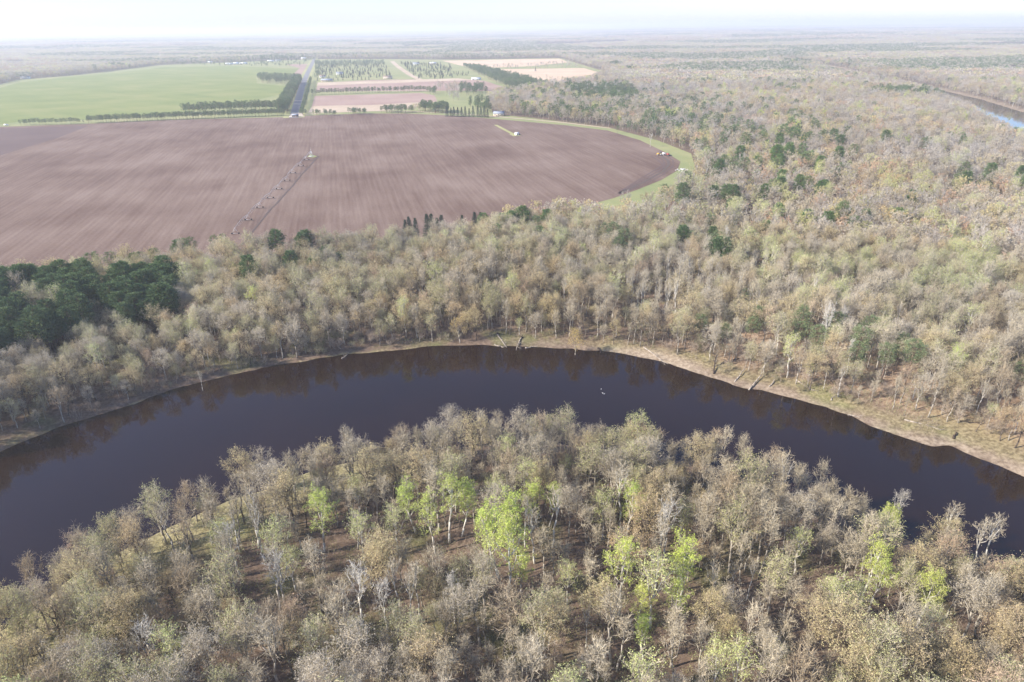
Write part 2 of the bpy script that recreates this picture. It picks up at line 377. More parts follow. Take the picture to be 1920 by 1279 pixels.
rutm = plain('wheel_rut_soil', (.105, .075, .062), .95, scale=.3)

# open country: grass under all the fields
OPEN = [(-1500, 420), (-900, 262), (-300, 196), (0, 158), (30, 150), (140, 141), (205, 134), (300, 122), (590, 111), (735, 111), (840, 112), (1050, 109),
        (1140, 136), (1110, 156), (1040, 163), (985, 176), (930, 182), (915, 192), (925, 214), (1000, 222), (1140, 239), (1235, 264), (1296, 288), (1305, 318), (1294, 350),
        (1242, 392), (1175, 412), (1150, 414), (1000, 430), (850, 463), (740, 482), (600, 492), (480, 500), (330, 518), (200, 538), (90, 550), (0, 558), (-600, 690), (-1500, 860)]
sheet('meadow', OPEN, meadow, 1)
BROWN = [(-1400, 360), (-500, 262), (0, 238), (150, 233), (300, 226), (420, 222.5), (545, 219.5), (600, 216), (680, 213), (760, 213), (860, 217.5), (960, 226),
         (1060, 235), (1140, 245), (1200, 263), (1250, 287), (1276, 303), (1270, 320), (1240, 338), (1195, 356), (1150, 372), (1000, 412), (850, 445),
         (740, 466), (600, 474), (480, 480), (330, 490), (200, 500), (60, 501), (0, 501), (-500, 590), (-1400, 760)]
sheet('ploughed_field', BROWN, soil, 2)
sheet('dark_headland', [(-500, 268), (0, 241), (167, 236), (110, 258), (0, 292), (-500, 420)], soil_dark, 3)
sheet('green_field', [(-900, 275), (-300, 205), (0, 165), (35, 155), (100, 147), (205, 138), (310, 126), (430, 124), (520, 127), (562, 128), (550, 142), (480, 143), (482, 157), (545, 162),
                      (530, 176), (430, 200), (300, 216), (200, 224), (40, 228), (0, 233), (-500, 254), (-900, 290)], green, 2)
sheet('pink_field', [(535, 121), (586, 120), (575, 142), (560, 146), (548, 141), (562, 128)], soil_pink, 3)
sheet('field_corner', [(545, 161), (553, 161), (537, 181), (527, 177)], soil_pink, 3)
sheet('upper_pink_field', [(596, 156), (700, 150), (860, 148), (910, 152), (975, 174), (880, 170), (700, 171), (592, 172)], soil_pink, 2)
sheet('pale_strip', [(596, 155), (860, 147), (890, 150), (700, 157), (594, 161)], pale, 3)
sheet('middle_pink_field', [(590, 180), (790, 174.5), (815, 179), (820, 190), (700, 197), (585, 199)], soil_pink, 2)
sheet('pale_field_corner', [(585, 199), (700, 197), (820, 190), (760, 205), (700, 209), (578, 211)], pale, 3)
sheet('dry_grass_field', [(828, 114), (1048, 110), (1068, 117), (1000, 124), (905, 128), (868, 124)], tan, 2)
sheet('dry_grass_meadow', [(925, 130), (1095, 128), (1136, 140), (1105, 156), (1040, 160), (985, 146)], tan, 3)
# roads
ROADPX = [(551, 221), (558, 192), (566, 163), (576, 139), (587, 116), (594, 98), (600, 86)]
band('roadside_verge', ROADPX, 30, verge, 4)
band('country_road', ROADPX, 13, asph, 5)
for k_, (a, b, c, d) in enumerate([(552, 189, 569, 189.6), (551, 195, 566, 195.7), (560, 150, 578, 150)]):
    band('driveway', [(a, b), (c, d)], 7, track, 6)
band('diagonal_road', [(735, 115), (746, 125), (768, 140), (792, 152)], 16, pale, 4)
band('field_lane', [(540, 219.5), (600, 212), (690, 208.5), (770, 209), (870, 214), (960, 221.5), (1060, 230.5), (1145, 241)], 5, pale, 4)
sheet('sandy_corner', [(548, 212), (566, 211.5), (570, 219), (541, 220.5)], track, 7)
band('wheel_rut', [(598, 293), (590, 301), (579, 314), (566, 327), (554, 342), (548, 350), (539, 359), (526, 374), (519, 382), (509, 391), (500, 402), (491, 413), (474, 434), (452, 462)], 1.1, rutm, 4)
for yy in (301.5, 313, 326, 340.5, 356, 373, 391, 414.5):
    t = (yy - 293) / (432 - 293); x0 = 583 - 148 * t
    band('wheel_rut', [(x0 - 6 - 4 * t, yy), (x0 + 14 + 10 * t, yy + .2)], .8, rutm, 5)
band('straw_track', [(929, 234.5), (948, 244.5), (966, 254)], 4.5, verge, 4)
sheet('grass_pad', [(576, 294.5), (582, 290), (595, 293.5), (588, 296)], verge, 5)
sheet('grass_patch', [(955, 252), (966, 250), (977, 254.5), (963, 256)], verge, 5)
for off in (0, 1, 2, 3):    # curved furrows where the drill turned
    c = [(1160, 365 - off * 1.2), (1205, 348 - off * 5), (1243, 328 - off * 6), (1262 - off * 8, 311 - off * 2), (1262 - off * 10, 301 - off * 0.5), (1250 - off * 10, 293)]
    band('furrow', c, 1.6 + (off == 1) * 1.0, soil_dark if off != 1 else rutm, 4)

# ------------------------------------------------------------------ trees
def hardwood(seed, H=17., R=4.6, base=.38, nl=9, nb=7, nt=8, ntl=3, buds=0, budsize=.16, tw=.075, narrow=1.0, k=4, lean=.6, twl=1.0, flat=1.0, trunks=1, up=.28, el0=4):
    """trunk+limbs (slot 0), twigs (slot 1), buds or leaves (slot 2)"""
    rng = np.random.default_rng(seed); T = Geo(); C = Geo()
    zc = H * (base + (1 - base) * .52); rz = H * (1 - base) * .50
    for tk in range(trunks):
        off = np.zeros(3) if trunks == 1 else np.array([math.cos(tk * 2.4 + seed), math.sin(tk * 2.4 + seed), 0]) * .5
        top = np.array([rng.normal() * lean, rng.normal() * lean, H * .80]) + off * 4
        n = 6; s = np.linspace(0, 1, n)[:, None]
        tp = off + s * (top - off) + np.concatenate([rng.normal(size=(n, 2)) * .22 * np.sin(s * 3.14), np.zeros((n, 1))], 1)
        tp[0, 2] = -.6
        r0 = H * .0145 * (1 if trunks == 1 else .75)
        T.tube(tp, r0 * np.linspace(1.15, .22, n), 6 if k > 3 else 4)
        nn = max(3, nl // trunks)
        az = np.arange(nn) * 2.399 + rng.random() * 6 + rng.normal(size=nn) * .3
        f = np.linspace(0, 1, nn)
        sh = base * .95 + (.92 - base) * f * .72 + rng.normal(size=nn) * .02
        def tr(u):
            u = np.clip(u / .80, 0, .999) * (n - 1); i = u.astype(int); w = (u - i)[:, None]; return tp[i] * (1 - w) + tp[i + 1] * w
        A = tr(sh); el = np.radians(el0 + (74 - el0) * f ** 1.2 + rng.normal(size=nn) * 8)
        rr = .68 * (.8 + .35 * rng.random(nn))
        E = np.stack([np.cos(az) * np.cos(el) * R * rr * narrow, np.sin(az) * np.cos(el) * R * rr * narrow, zc + (np.sin(el) - .18) * rz * rr * 1.25 * flat], 1) + off * 2 + (top - off) * [.5, .5, 0]
        E[:, 2] = np.maximum(E[:, 2], A[:, 2] + .6)
        Mid = A * .5 + E * .5 + np.stack([E[:, 0] * .12, E[:, 1] * .12, -.04 * H * np.ones(nn)], 1) * .6 + rng.normal(size=(nn, 3)) * .25
        rl = r0 * (.50 - .18 * f)
        T.prisms(A, Mid, rl, rl * .7, k if k > 3 else 3); T.prisms(Mid, E, rl * .7, rl * .35, k if k > 3 else 3)
        # branches
        li = np.repeat(np.arange(nn), nb); u = (np.tile(np.linspace(.25, 1, nb), nn) + rng.normal(size=len(li)) * .05).clip(.15, 1)[:, None]
        S = np.where(u < .5, A[li] + (Mid[li] - A[li]) * u * 2, Mid[li] + (E[li] - Mid[li]) * (u * 2 - 1))
        outd = nrm(np.stack([S[:, 0], S[:, 1], (S[:, 2] - zc) * .8 + .5], 1)); dl = nrm(E[li] - A[li])
        D = nrm(outd * .55 + dl * .5 + rng.normal(size=(len(li), 3)) * .55 + [0, 0, up])
        L = R * (.36 + .28 * rng.random(len(li)))[:, None]; B = S + D * L * np.array([narrow, narrow, 1])
        rb = rl[li] * .30
        (T if k > 3 else C).prisms(S, B, rb, rb * .45, 3, 0 if k > 3 else 1)
        # twigs
        ti = np.repeat(np.arange(len(B)), nt); u = rng.random((len(ti), 1)) ** .7
        S2 = S[ti] + (B[ti] - S[ti]) * u; D2 = nrm(D[ti] * .8 + rng.normal(size=(len(ti), 3)) * .6 + [0, 0, .25])
        L2 = twl * (.85 + .9 * rng.random((len(ti), 1))); B2 = S2 + D2 * L2
        C.spikes(rng, S2, B2, tw * 1.25, 1)
        tips = B2
        if ntl:
            qi = np.repeat(np.arange(len(B2)), ntl); u = .25 + .75 * rng.random((len(qi), 1))
            S3 = S2[qi] + (B2[qi] - S2[qi]) * u; D3 = nrm(D2[qi] * .7 + rng.normal(size=(len(qi), 3)) * .6 + [0, 0, .2])
            B3 = S3 + D3 * twl * (.45 + .5 * rng.random((len(qi), 1))); C.spikes(rng, S3, B3, tw, 1); tips = B3
        if buds:
            j = rng.integers(0, len(tips), buds // trunks); Pn = tips[j] + rng.normal(size=(len(j), 3)) * .22
            C.flakes(rng, Pn, budsize * (.6 + .8 * rng.random(len(j))), 2, .15)
    return T, C
def pine(seed, H=18., R=3.4, base=.4, n=70, per=46, size=.34, conical=0.0, tw=.1, droop=0.0, k=4):
    rng = np.random.default_rng(seed); T = Geo(); C = Geo()
    tp = np.array([[0, 0, -.5], [rng.normal() * .1, rng.normal() * .1, H * .35], [rng.normal() * .2, rng.normal() * .2, H * .7], [0, 0, H * .97]])
    T.tube(tp, H * .0125 * np.array([1.15, .85, .5, .1]), 6 if k > 3 else 4)
    f = (np.arange(n) + .5) / n; z = H * (base + (.97 - base) * f)
    prof = (1 - f) ** .85 * 1.05 + .06 if conical else np.sqrt(np.maximum(0.02, 1 - ((f - .38) / .66) ** 2)) * (.72 + .5 * rng.random(n))
    az = np.arange(n) * 2.399 + rng.normal(size=n) * .4
    L = R * prof * (.85 + .3 * rng.random(n)); up = (.28 - droop) * L + .05
    A = np.stack([0 * z, 0 * z, z], 1); B = A + np.stack([np.cos(az) * L, np.sin(az) * L, up], 1)
    T.prisms(A, B, .06 * H / 18, .02, 3)
    bi = np.repeat(np.arange(n), per); u = (.25 + .75 * rng.random(len(bi)) ** .6)[:, None]
    if not conical: u = .62 + .42 * rng.random(u.shape)
    C0 = A[bi] + (B[bi] - A[bi]) * u; sp = (L[bi] * (.13 if not conical else .14) + .20)[:, None]
    C0 = C0 + rng.normal(size=C0.shape) * sp * [1, 1, .42]
    d = nrm(nrm(C0 - A[bi]) + rng.normal(size=C0.shape) * .7 + [0, 0, .35 - droop])
    C.spikes(rng, C0, C0 + d * size * 1.5 * (.7 + .6 * rng.random((len(bi), 1))), size * .62, 1)
    return T, C

DATA = {}        # kind -> list of dict(trunk, crown, full mesh, tone)
def variant(kind, tone, tc, tm, cm, lm=None):
    T, C = tc; i = len(DATA.setdefault(kind, []))
    mats_c = [tm, cm] + ([lm] if lm else [])
    t = T.mesh(f'{kind}_trunk_mesh', [tm]); c = C.mesh(f'{kind}_crown_mesh', mats_c)
    F = Geo(); F.V = T.V + C.V; off = 0; F.F = list(T.F) + [f + T.n for f in C.F]; F.I = T.I + C.I
    full = F.mesh(f'{kind}_whole_mesh', mats_c)
    DATA[kind].append(dict(t=t, c=c, full=full, tone=tone, H=float(np.vstack(F.V)[:, 2].max())))
m = M
thin = dict(nt=6, ntl=2, up=.6, el0=22)
for q in range(4): variant('bare_tree', 'grey', hardwood(100 + q, 15 + 1.5 * q, 2.8 + .3 * q, nb=7, tw=.062, base=.36, twl=1.1, **thin), m['bark'], m['twig_grey'])
for q in range(3): variant('bare_tree', 'grey', hardwood(110 + q, 14.5 + 2 * q, 2.1 + .2 * q, nl=8, narrow=.85, tw=.062, base=.46, **thin), m['bark'], m['twig_grey'])
for q in range(3): variant('bare_tree', 'brown', hardwood(120 + q, 14 + 1.6 * q, 2.8 + .2 * q, tw=.062, base=.4, **thin), m['bark'], m['twig_brown'])
for q in range(3): variant('bare_tree', 'slender grey', hardwood(140 + q, 13 + 1.5 * q, 1.7 + .2 * q, nl=7, nb=5, base=.52, tw=.06, **thin), m['bark'], m['twig_grey'])
variant('bare_tree', 'brown', hardwood(125, 15, 3.8, tw=.065, base=.33, nl=11, nt=6, ntl=2), m['bark_dark'], m['twig_brown'])
for q in range(2): variant('bare_tree', 'dusty grey', hardwood(130 + q, 16 + q, 3.6, nt=6, ntl=2, tw=.06, buds=1700, budsize=.10), m['bark'], m['twig_grey'], m['bud_grey'])
for q in range(3): variant('budding_tree', 'tan', hardwood(200 + q, 14 + 1.5 * q, 4.0 + .5 * q, nl=10, nt=6, ntl=2, tw=.065, buds=4600, budsize=.125, base=.42, flat=.85), m['bark_dark'], m['twig_brown'], m['bud_tan'])
for q in range(3): variant('budding_tree', 'olive', hardwood(210 + q, 14.5 + 1.5 * q, 3.4 + .3 * q, nt=6, ntl=2, tw=.065, buds=2600, budsize=.13, up=.5, el0=15), m['bark'], m['twig_grey'], m['bud_green'])
for q in range(2): variant('budding_tree', 'sandy grey', hardwood(220 + q, 16, 4.0, nl=10, nt=6, ntl=2, tw=.065, buds=3600, budsize=.12, flat=.85), m['bark'], m['twig_grey'], m['bud_grey'])
variant('budding_tree', 'russet', hardwood(230, 15, 3.8, nt=6, ntl=2, tw=.065, buds=2600, budsize=.12), m['bark'], m['twig_brown'], m['bud_red'])
for q in range(3): variant('pale_barked_tree', 'white-limbed', hardwood(300 + q, 19 + q, 3.6, nl=8, nb=6, nt=5, ntl=2, base=.42, narrow=.85, tw=.07, up=.6, el0=25), m['bark_pale'], m['twig_pale'])
for q in range(2): variant('pale_barked_tree', 'slim pale-trunked', hardwood(305 + q, 18, 2.6, nl=7, nb=5, nt=5, ntl=2, base=.55, narrow=.85, tw=.065, up=.6, el0=25), m['bark_pale'], m['twig_grey'])
for q in range(3): variant('leafing_tree', 'bright green', hardwood(400 + q, 19 + q, 3.5 + .3 * q, nl=8, nb=6, nt=5, ntl=2, tw=.06, buds=(4800, 5200, 3600)[q], budsize=.155, base=.36, narrow=.85, lean=1.4, up=.5), m['bark_pale'], m['twig_grey'], m['leaf_bright'])
for q in range(2): variant('leafing_tree', 'pale green', hardwood(410 + q, 18, 3.8, nl=9, nt=5, ntl=2, tw=.06, buds=2300, budsize=.155, base=.38, up=.5), m['bark_pale'], m['twig_grey'], m['leaf_pale'])
variant('leafing_tree', 'golden', hardwood(420, 15, 4.0, nl=9, nt=5, ntl=2, buds=2400, budsize=.16, base=.25), m['bark'], m['twig_brown'], m['leaf_gold'])
for q in range(4): variant('pine_tree', 'dark green', pine(500 + q, 16 + 1.3 * q, 2.7 + .2 * q, size=.40, per=52, base=.45), m['bark_pine'], m['needle'])
for q in range(2): variant('pine_tree', 'olive green', pine(510 + q, 18 + q, 3.3, n=46, per=44, base=.5), m['bark_pine'], m['needle_olive'])
for q in range(2): variant('spruce_tree', 'dark', pine(520 + q, 16, 2.9, base=.05, n=90, per=36, size=.3, conical=1, droop=.35), m['bark_dark'], m['needle_blue'])
for q in range(2): variant('shrub', 'grey-brown', hardwood(700 + q, 3.6, 1.9, base=.05, nl=14, nb=6, nt=6, ntl=2, k=3, tw=.045, twl=.5, up=.5, el0=35, trunks=2), m['brush'], m['brush'])
variant('shrub', 'purplish', hardwood(703, 4.2, 2.2, base=.05, nl=14, nb=7, nt=6, ntl=2, k=3, tw=.045, twl=.55, up=.5, el0=35, trunks=2, buds=900, budsize=.07), m['brush'], m['brush'], m['bud_red'])
for q in range(2): variant('shrub', 'greenish', hardwood(705 + q, 3.2, 1.8, base=.05, nl=12, nb=5, nt=5, ntl=2, k=3, tw=.045, twl=.5, up=.4, el0=30, trunks=2, buds=1300, budsize=.09), m['brush'], m['brush'], m['brush_green'])
# coarser kinds for the middle distance
FAR = {}
def farvar(kind, tc, tm, cm, lm=None):
    T, C = tc; F = Geo(); F.V = T.V + C.V; F.F = list(T.F) + [f + T.n for f in C.F]; F.I = T.I + C.I
    FAR.setdefault(kind, []).append(F.mesh(f'{kind}_distant_mesh', [tm, cm] + ([lm] if lm else [])))
lo = dict(nl=7, nb=5, nt=6, ntl=2, k=3, tw=.14, twl=1.15)
for q in range(4): farvar('bare_tree', hardwood(600 + q, 16.5, 4.5, **lo), m['bark'], m['twig_far' if q < 3 else 'twig_grey'])
farvar('bare_tree', hardwood(605, 16.5, 4.2, **lo), m['bark_dark'], m['twig_brown'])
lb = dict(nl=8, nb=4, nt=3, ntl=0, k=3, tw=.2, buds=1500, budsize=.27)
for q in range(1): farvar('budding_tree', hardwood(610 + q, 16, 5.6, flat=.85, **lb), m['bark'], m['twig_grey'], m['bud_tan'])
for q in range(3): farvar('budding_tree', hardwood(613 + q, 16, 5.3, flat=.85, **lb), m['bark'], m['twig_grey'], m['bud_grey'])
farvar('budding_tree', hardwood(616, 16, 4.6, **lb), m['bark'], m['twig_grey'], m['bud_green'])
farvar('budding_tree', hardwood(617, 15, 4.0, **lb), m['bark'], m['twig_brown'], m['bud_red'])
for q in range(2): farvar('pale_barked_tree', hardwood(620 + q, 19, 3.6, narrow=.85, base=.45, **lo), m['bark_pale'], m['twig_pale'])
farvar('leafing_tree', hardwood(630, 17, 4.2, **lb), m['bark_pale'], m['twig_grey'], m['leaf_pale'])
farvar('leafing_tree', hardwood(631, 17, 4.0, **lb), m['bark_pale'], m['twig_grey'], m['leaf_bright'])
for q in range(2): farvar('pine_tree', pine(640 + q, 18, 3.5, n=26, per=20, size=.75, k=3), m['bark_pine'], m['needle'])
for q in range(3): farvar('pine_tree', pine(644 + q, 18, 3.2, n=22, per=18, size=.75, k=3), m['bark_pine'], m['needle_olive'])
farvar('spruce_tree', pine(650, 16, 2.9, base=.04, n=34, per=14, size=.8, conical=1, droop=.3, k=3), m['bark_dark'], m['needle_blue'])

# ---- where they stand
KINDS = ['bare_tree', 'budding_tree', 'pale_barked_tree', 'leafing_tree', 'pine_tree', 'spruce_tree', 'shrub']
OPENW = GP(OPEN)
rng = np.random.default_rng(7)
WHERE = [None]; TREES = {k: [] for k in KINDS}     # (x, y, scale, rot, tone or None)
placed = []
def put(kind, x, y, sc=1.0, tone=None, lock=True):
    TREES[kind].append((x, y, sc, rng.random() * 6.283, tone, WHERE[0])); placed.append((x, y))
def crown_at(kind, px, py, h=18., sc=None, tone=None, frac=.68):
    x, y = G(px, py, 2.5 + h * frac); H0 = {'leafing_tree': 19, 'pale_barked_tree': 20, 'pine_tree': 18.5, 'spruce_tree': 16}.get(kind, 16.5)
    put(kind, x, y, h / H0 if sc is None else sc, tone)
def base_at(kind, px, py, h, tone=None):
    x, y = G(px, py); H0 = {'leafing_tree': 19, 'pale_barked_tree': 20, 'pine_tree': 18.5, 'spruce_tree': 16}.get(kind, 16.5); put(kind, x, y, h / H0, tone)
BG, PG, GO = 'bright green', 'pale green', 'golden'
for px, py, h, tn in [(597, 962, 18, BG), (775, 932, 17, BG), (812, 975, 17, BG), (838, 945, 19, BG), (862, 940, 18, BG), (928, 925, 15, PG), (965, 965, 20, BG), (935, 1000, 22, BG),
                      (955, 1040, 22, BG), (975, 1075, 12, BG), (997, 945, 15, BG), (1030, 940, 14, BG), (1178, 950, 17, BG), (1165, 1080, 19, BG), (1198, 1135, 12, BG), (1228, 1085, 22, PG),
                      (1287, 1050, 21, BG), (1275, 1130, 13, BG), (1210, 1195, 12, BG), (1635, 1058, 17, BG), (1642, 1092, 14, BG), (1570, 1120, 16, PG), (1740, 1115, 15, BG), (1672, 970, 13, BG),
                      (1280, 965, 14, PG), (740, 975, 15, PG), (412, 1010, 16, PG), (515, 1015, 19, PG), (545, 1055, 14, PG), (675, 990, 16, PG), (1065, 1085, 13, PG), (1385, 1245, 17, PG),
                      (1345, 1240, 16, PG), (1610, 1120, 14, PG), (1500, 1025, 14, PG),
                      (76, 638, 16, BG), (38, 652, 14, BG), (5, 650, 15, BG), (242, 582, 12, BG), (334, 552, 14, BG), (285, 574, 12, BG), (385, 564, 12, BG), (475, 566, 16, BG), (1790, 682, 15, BG),
                      (1090, 478, 14, BG), (860, 592, 15, GO), (1080, 608, 16, GO), (1088, 412, 16, BG), (1208, 447, 13, BG), (1240, 452, 13, BG), (1150, 415, 15, PG), (385, 492, 13, PG)]:
    crown_at('leafing_tree', px, py, h, tone=tn)
for i in range(120):
    px, py = rng.uniform(1480, 1900), rng.uniform(455, 560)
    if vnoise(px, py, 60, 81) > .42: crown_at('leafing_tree', px, py, rng.uniform(15, 19), tone=PG)
for i in range(34):
    px, py = rng.uniform(1190, 1340), rng.uniform(405, 450); crown_at('leafing_tree', px, py, rng.uniform(11, 15), tone=PG)
for px, py, h in [(482, 978, 19), (508, 1062, 20), (525, 1075, 18), (436, 1015, 17), (312, 972, 18), (1037, 952, 20), (985, 965, 17), (1003, 990, 18), (1250, 985, 20), (1238, 1005, 18), (1332, 1085, 17),
                  (1380, 1078, 13), (1408, 1074, 13), (672, 1108, 18), (742, 1082, 18), (782, 1090, 18), (765, 1105, 17), (720, 1120, 16), (640, 1120, 16), (850, 1110, 15), (282, 1215, 18), (250, 1240, 17),
                  (1693, 928, 16), (1872, 985, 20), (1850, 1000, 19), (1795, 958, 18), (583, 470, 17), (817, 465, 14), (1060, 540, 18), (1190, 520, 18), (1545, 580, 21), (1530, 540, 22),
                  (1688, 590, 17), (1720, 600, 16), (1580, 605, 17), (1160, 525, 17), (1180, 535, 15), 
                  (1900, 600, 19), (1215, 470, 15), (1100, 1170, 12)]:
    crown_at('pale_barked_tree', px, py, h)
for px, py, h in [(377, 716, 11), (1573, 735, 14), (1678, 741, 10), (1587, 704, 15), (1500, 692, 15), (1830, 776, 14), (1903, 808, 14), (1545, 722, 9)]:
    base_at('pale_barked_tree', px, py, h, 'slim pale-trunked' if px > 1600 or px < 400 else None)
# a thin scatter of aspens and birches in the middle wood
for i in range(150):
    px, py = rng.uniform(1150, 1500), rng.uniform(385, 560); crown_at('pale_barked_tree', px, py, rng.uniform(14, 19), tone='slim pale-trunked')
WHERE[0] = 'at near edge of ploughed field'
for px, py, h in [(762, 452, 13.5), (769, 451, 15), (781, 452, 14.5), (803, 456, 18), (811, 457, 18.5), (822, 457, 16), (830, 456, 17.5), (737, 449, 4), (868, 448, 15), (891, 445, 16), (902, 442, 15)]:
    base_at('spruce_tree', px, py, h)
WHERE[0] = None
for px, py, h, tn in [(870, 468, 16, None), (1023, 462, 15, None), (1035, 470, 13, None), (1150, 442, 22, 'olive green'), (1170, 452, 20, 'olive green'), (1135, 440, 17, 'olive green'), (1160, 470, 19, 'olive green'), (1456, 295, 24, 'dark green'), (1462, 305, 20, 'dark green'), (1372, 350, 17, None),
                      (345, 470, 17, None), (358, 465, 15, None), (402, 455, 12, None), (418, 452, 11, None), (400, 472, 11, None), (210, 493, 15, None), (222, 492, 14, None), (250, 488, 16, None), (265, 492, 16, None),
                      (290, 486, 15, None), (330, 480, 15, None), (335, 470, 16, None), (388, 520, 8, None),
                      (1423, 597, 17, 'olive green'), (1503, 603, 18, 'olive green'), (1390, 560, 14, 'olive green'), (1613, 640, 18, 'olive green'), (1630, 622, 17, 'olive green'), (1663, 672, 16, 'olive green'), (1710, 672, 17, 'olive green'),
                      (1313, 607, 14, 'olive green'), (1533, 635, 16, 'olive green'), (1567, 612, 16, 'olive green'), (1607, 665, 16, 'olive green'), (1500, 625, 14, 'olive green'), (1410, 615, 14, 'olive green'), (1690, 655, 15, 'olive green'), (1912, 700, 14, 'olive green'), (1362, 625, 12, 'olive green')]:
    crown_at('pine_tree', px, py, h, tone=tn)
# the pine plantation at the left
PLANT = [GP([(-500, 700), (0, 562), (58, 572), (60, 645), (40, 700), (-120, 760), (-500, 800)]), GP([(75, 572), (190, 566), (205, 585), (172, 655), (110, 685), (70, 690)]),
         GP([(222, 566), (342, 546), (352, 566), (335, 622), (245, 642), (212, 632)]), GP([(20, 562), (190, 556), (200, 570), (20, 590)])]
WHERE[0] = 'in the pine stand, left'
for poly in PLANT:
    lo_, hi_ = poly.min(0), poly.max(0)
    for gx_ in np.arange(max(lo_[0], -620), hi_[0], 4.9):
        for gy_ in np.arange(lo_[1], hi_[1], 4.9):
            x, y = gx_ + rng.normal() * 1.2, gy_ + rng.normal() * 1.2
            if inside([x], [y], poly)[0] and vnoise(x, y, 15, 71) > .27: put('pine_tree', x, y, rng.uniform(.85, 1.18), 'dark green')
# windbreaks, belts and yard trees of the far farmland
def belt(kind, pts, step, rows=1, rowgap=4.5, h=(10, 14), tone=None, jit=.8, skip=0.0):
    w = GP(pts); H0 = {'pine_tree': 18.5, 'spruce_tree': 16, 'leafing_tree': 19}.get(kind, 16.5)
    for a, b in zip(w[:-1], w[1:]):
        L = np.hypot(*(b - a)); d = (b - a) / L; nrm_ = np.array([-d[1], d[0]])
        for t in np.arange(0, L, step):
            for r in range(rows):
                if rng.random() < skip: continue
                p = a + d * (t + rng.normal() * jit) + nrm_ * (r * rowgap + rng.normal() * jit); put(kind, p[0], p[1], rng.uniform(*h) / H0, tone)
def scatter(kind, poly, n, h=(10, 15), tone=None):
    w = GP(poly); lo_, hi_ = w.min(0), w.max(0); H0 = {'pine_tree': 18.5, 'spruce_tree': 16, 'leafing_tree': 19}.get(kind, 16.5); c = 0
    for _ in range(n * 30):
        if c >= n: break
        x, y = rng.uniform(lo_[0], hi_[0]), rng.uniform(lo_[1], hi_[1])
        if inside([x], [y], w)[0]: put(kind, x, y, rng.uniform(*h) / H0, tone); c += 1
WHERE[0] = 'in windbreak between the fields'
belt('pine_tree', [(40, 235.5), (145, 233)], 4.6, 2, h=(7.5, 9.5))
belt('pine_tree', [(150, 233), (162, 232)], 5, 1, h=(6, 8))
belt('pine_tree', [(166, 232), (305, 226), (450, 220.5), (536, 217.5)], 4.4, 3, h=(9, 12))
belt('pine_tree', [(348, 215.5), (440, 211.5), (530, 209)], 6, 4, 7, h=(13, 18))
belt('pine_tree', [(538, 214), (556, 172), (564, 155)], 6, 3, 6, h=(14, 20))
WHERE[0] = 'in grove beside the road'
scatter('pine_tree', [(482, 156), (545, 160), (566, 158), (566, 148), (486, 146)], 150, (13, 17))
WHERE[0] = 'in row beside the road'
belt('pine_tree', [(566.5, 216), (574, 189), (583, 151)], 4.5, 1, h=(8, 11), tone='olive green')
belt('pine_tree', [(562, 216), (568, 218)], 5, 2, h=(8, 10))
WHERE[0] = 'in clump behind ploughed field'
scatter('pine_tree', [(586, 214), (630, 215.5), (630, 218), (586, 218)], 26, (6, 10))
scatter('pine_tree', [(653, 213), (690, 212), (690, 215.5), (653, 216)], 24, (7, 10))
scatter('pine_tree', [(713, 208), (775, 211), (775, 214), (713, 212)], 40, (8, 13))
scatter('pine_tree', [(788, 206), (840, 208), (842, 214), (788, 212)], 60, (12, 17))
WHERE[0] = 'in row behind ploughed field'
belt('spruce_tree', [(838, 219), (888, 219.5)], 5.5, 1, h=(11, 16), jit=.5)
belt('spruce_tree', [(895, 220), (918, 221)], 5.5, 1, h=(12, 16), jit=.5)
scatter('pine_tree', [(880, 190), (918, 190), (924, 212), (880, 212)], 38, (10, 16))
scatter('budding_tree', [(770, 208), (790, 208), (790, 212), (770, 212)], 8, (8, 12)); scatter('bare_tree', [(835, 180), (860, 178), (866, 190), (840, 192)], 16, (9, 13))
WHERE[0] = 'in hedgerow between pink fields'
belt('pine_tree', [(587, 179), (700, 174.5), (800, 172)], 4.5, 2, h=(9, 13))
scatter('pine_tree', [(800, 171), (818, 173), (818, 180), (800, 176)], 16, (9, 13))
scatter('bare_tree', [(815, 163), (860, 163), (868, 176), (822, 172)], 60, (10, 15)); scatter('pine_tree', [(862, 166), (908, 168), (912, 178), (862, 180)], 70, (12, 17))
WHERE[0] = 'in belt across the farmland'
scatter('pine_tree', [(868, 126), (900, 129), (1045, 168), (990, 176), (955, 168)], 700, (12, 17))
WHERE[0] = 'in distant tree nursery'
scatter('spruce_tree', [(598, 148), (735, 146), (726, 128), (718, 117), (600, 117)], 330, (5, 11)); scatter('pine_tree', [(598, 118), (720, 117), (722, 126), (598, 127)], 260, (9, 14))
scatter('spruce_tree', [(782, 148), (850, 148), (846, 122), (750, 118)], 250, (5, 11)); belt('spruce_tree', [(597, 152), (650, 150.5)], 12, 1, h=(7, 10)); belt('spruce_tree', [(662, 150.5), (700, 149.5)], 10, 1, h=(7, 10)); belt('spruce_tree', [(848, 142.5), (875, 142), (850, 138.5), (880, 138.5)], 14, 1, h=(7, 9))
WHERE[0] = 'in distant farmland'
scatter('pine_tree', [(589, 150), (600, 148), (600, 118), (592, 118)], 60, (10, 16)); scatter('bare_tree', [(905, 128), (1065, 119), (1090, 128), (930, 131)], 130, (7, 13))
scatter('budding_tree', [(985, 146), (1105, 158), (1136, 140), (1090, 150)], 60, (6, 10)); scatter('pine_tree', [(560, 127), (585, 119), (590, 113), (330, 120), (340, 125)], 160, (9, 14))
WHERE[0] = 'on grass edge of ploughed field'
put('pine_tree', *G(1158, 250), .5); put('pale_barked_tree', *G(1219, 276), .75); put('spruce_tree', *G(1004, 134), .8)

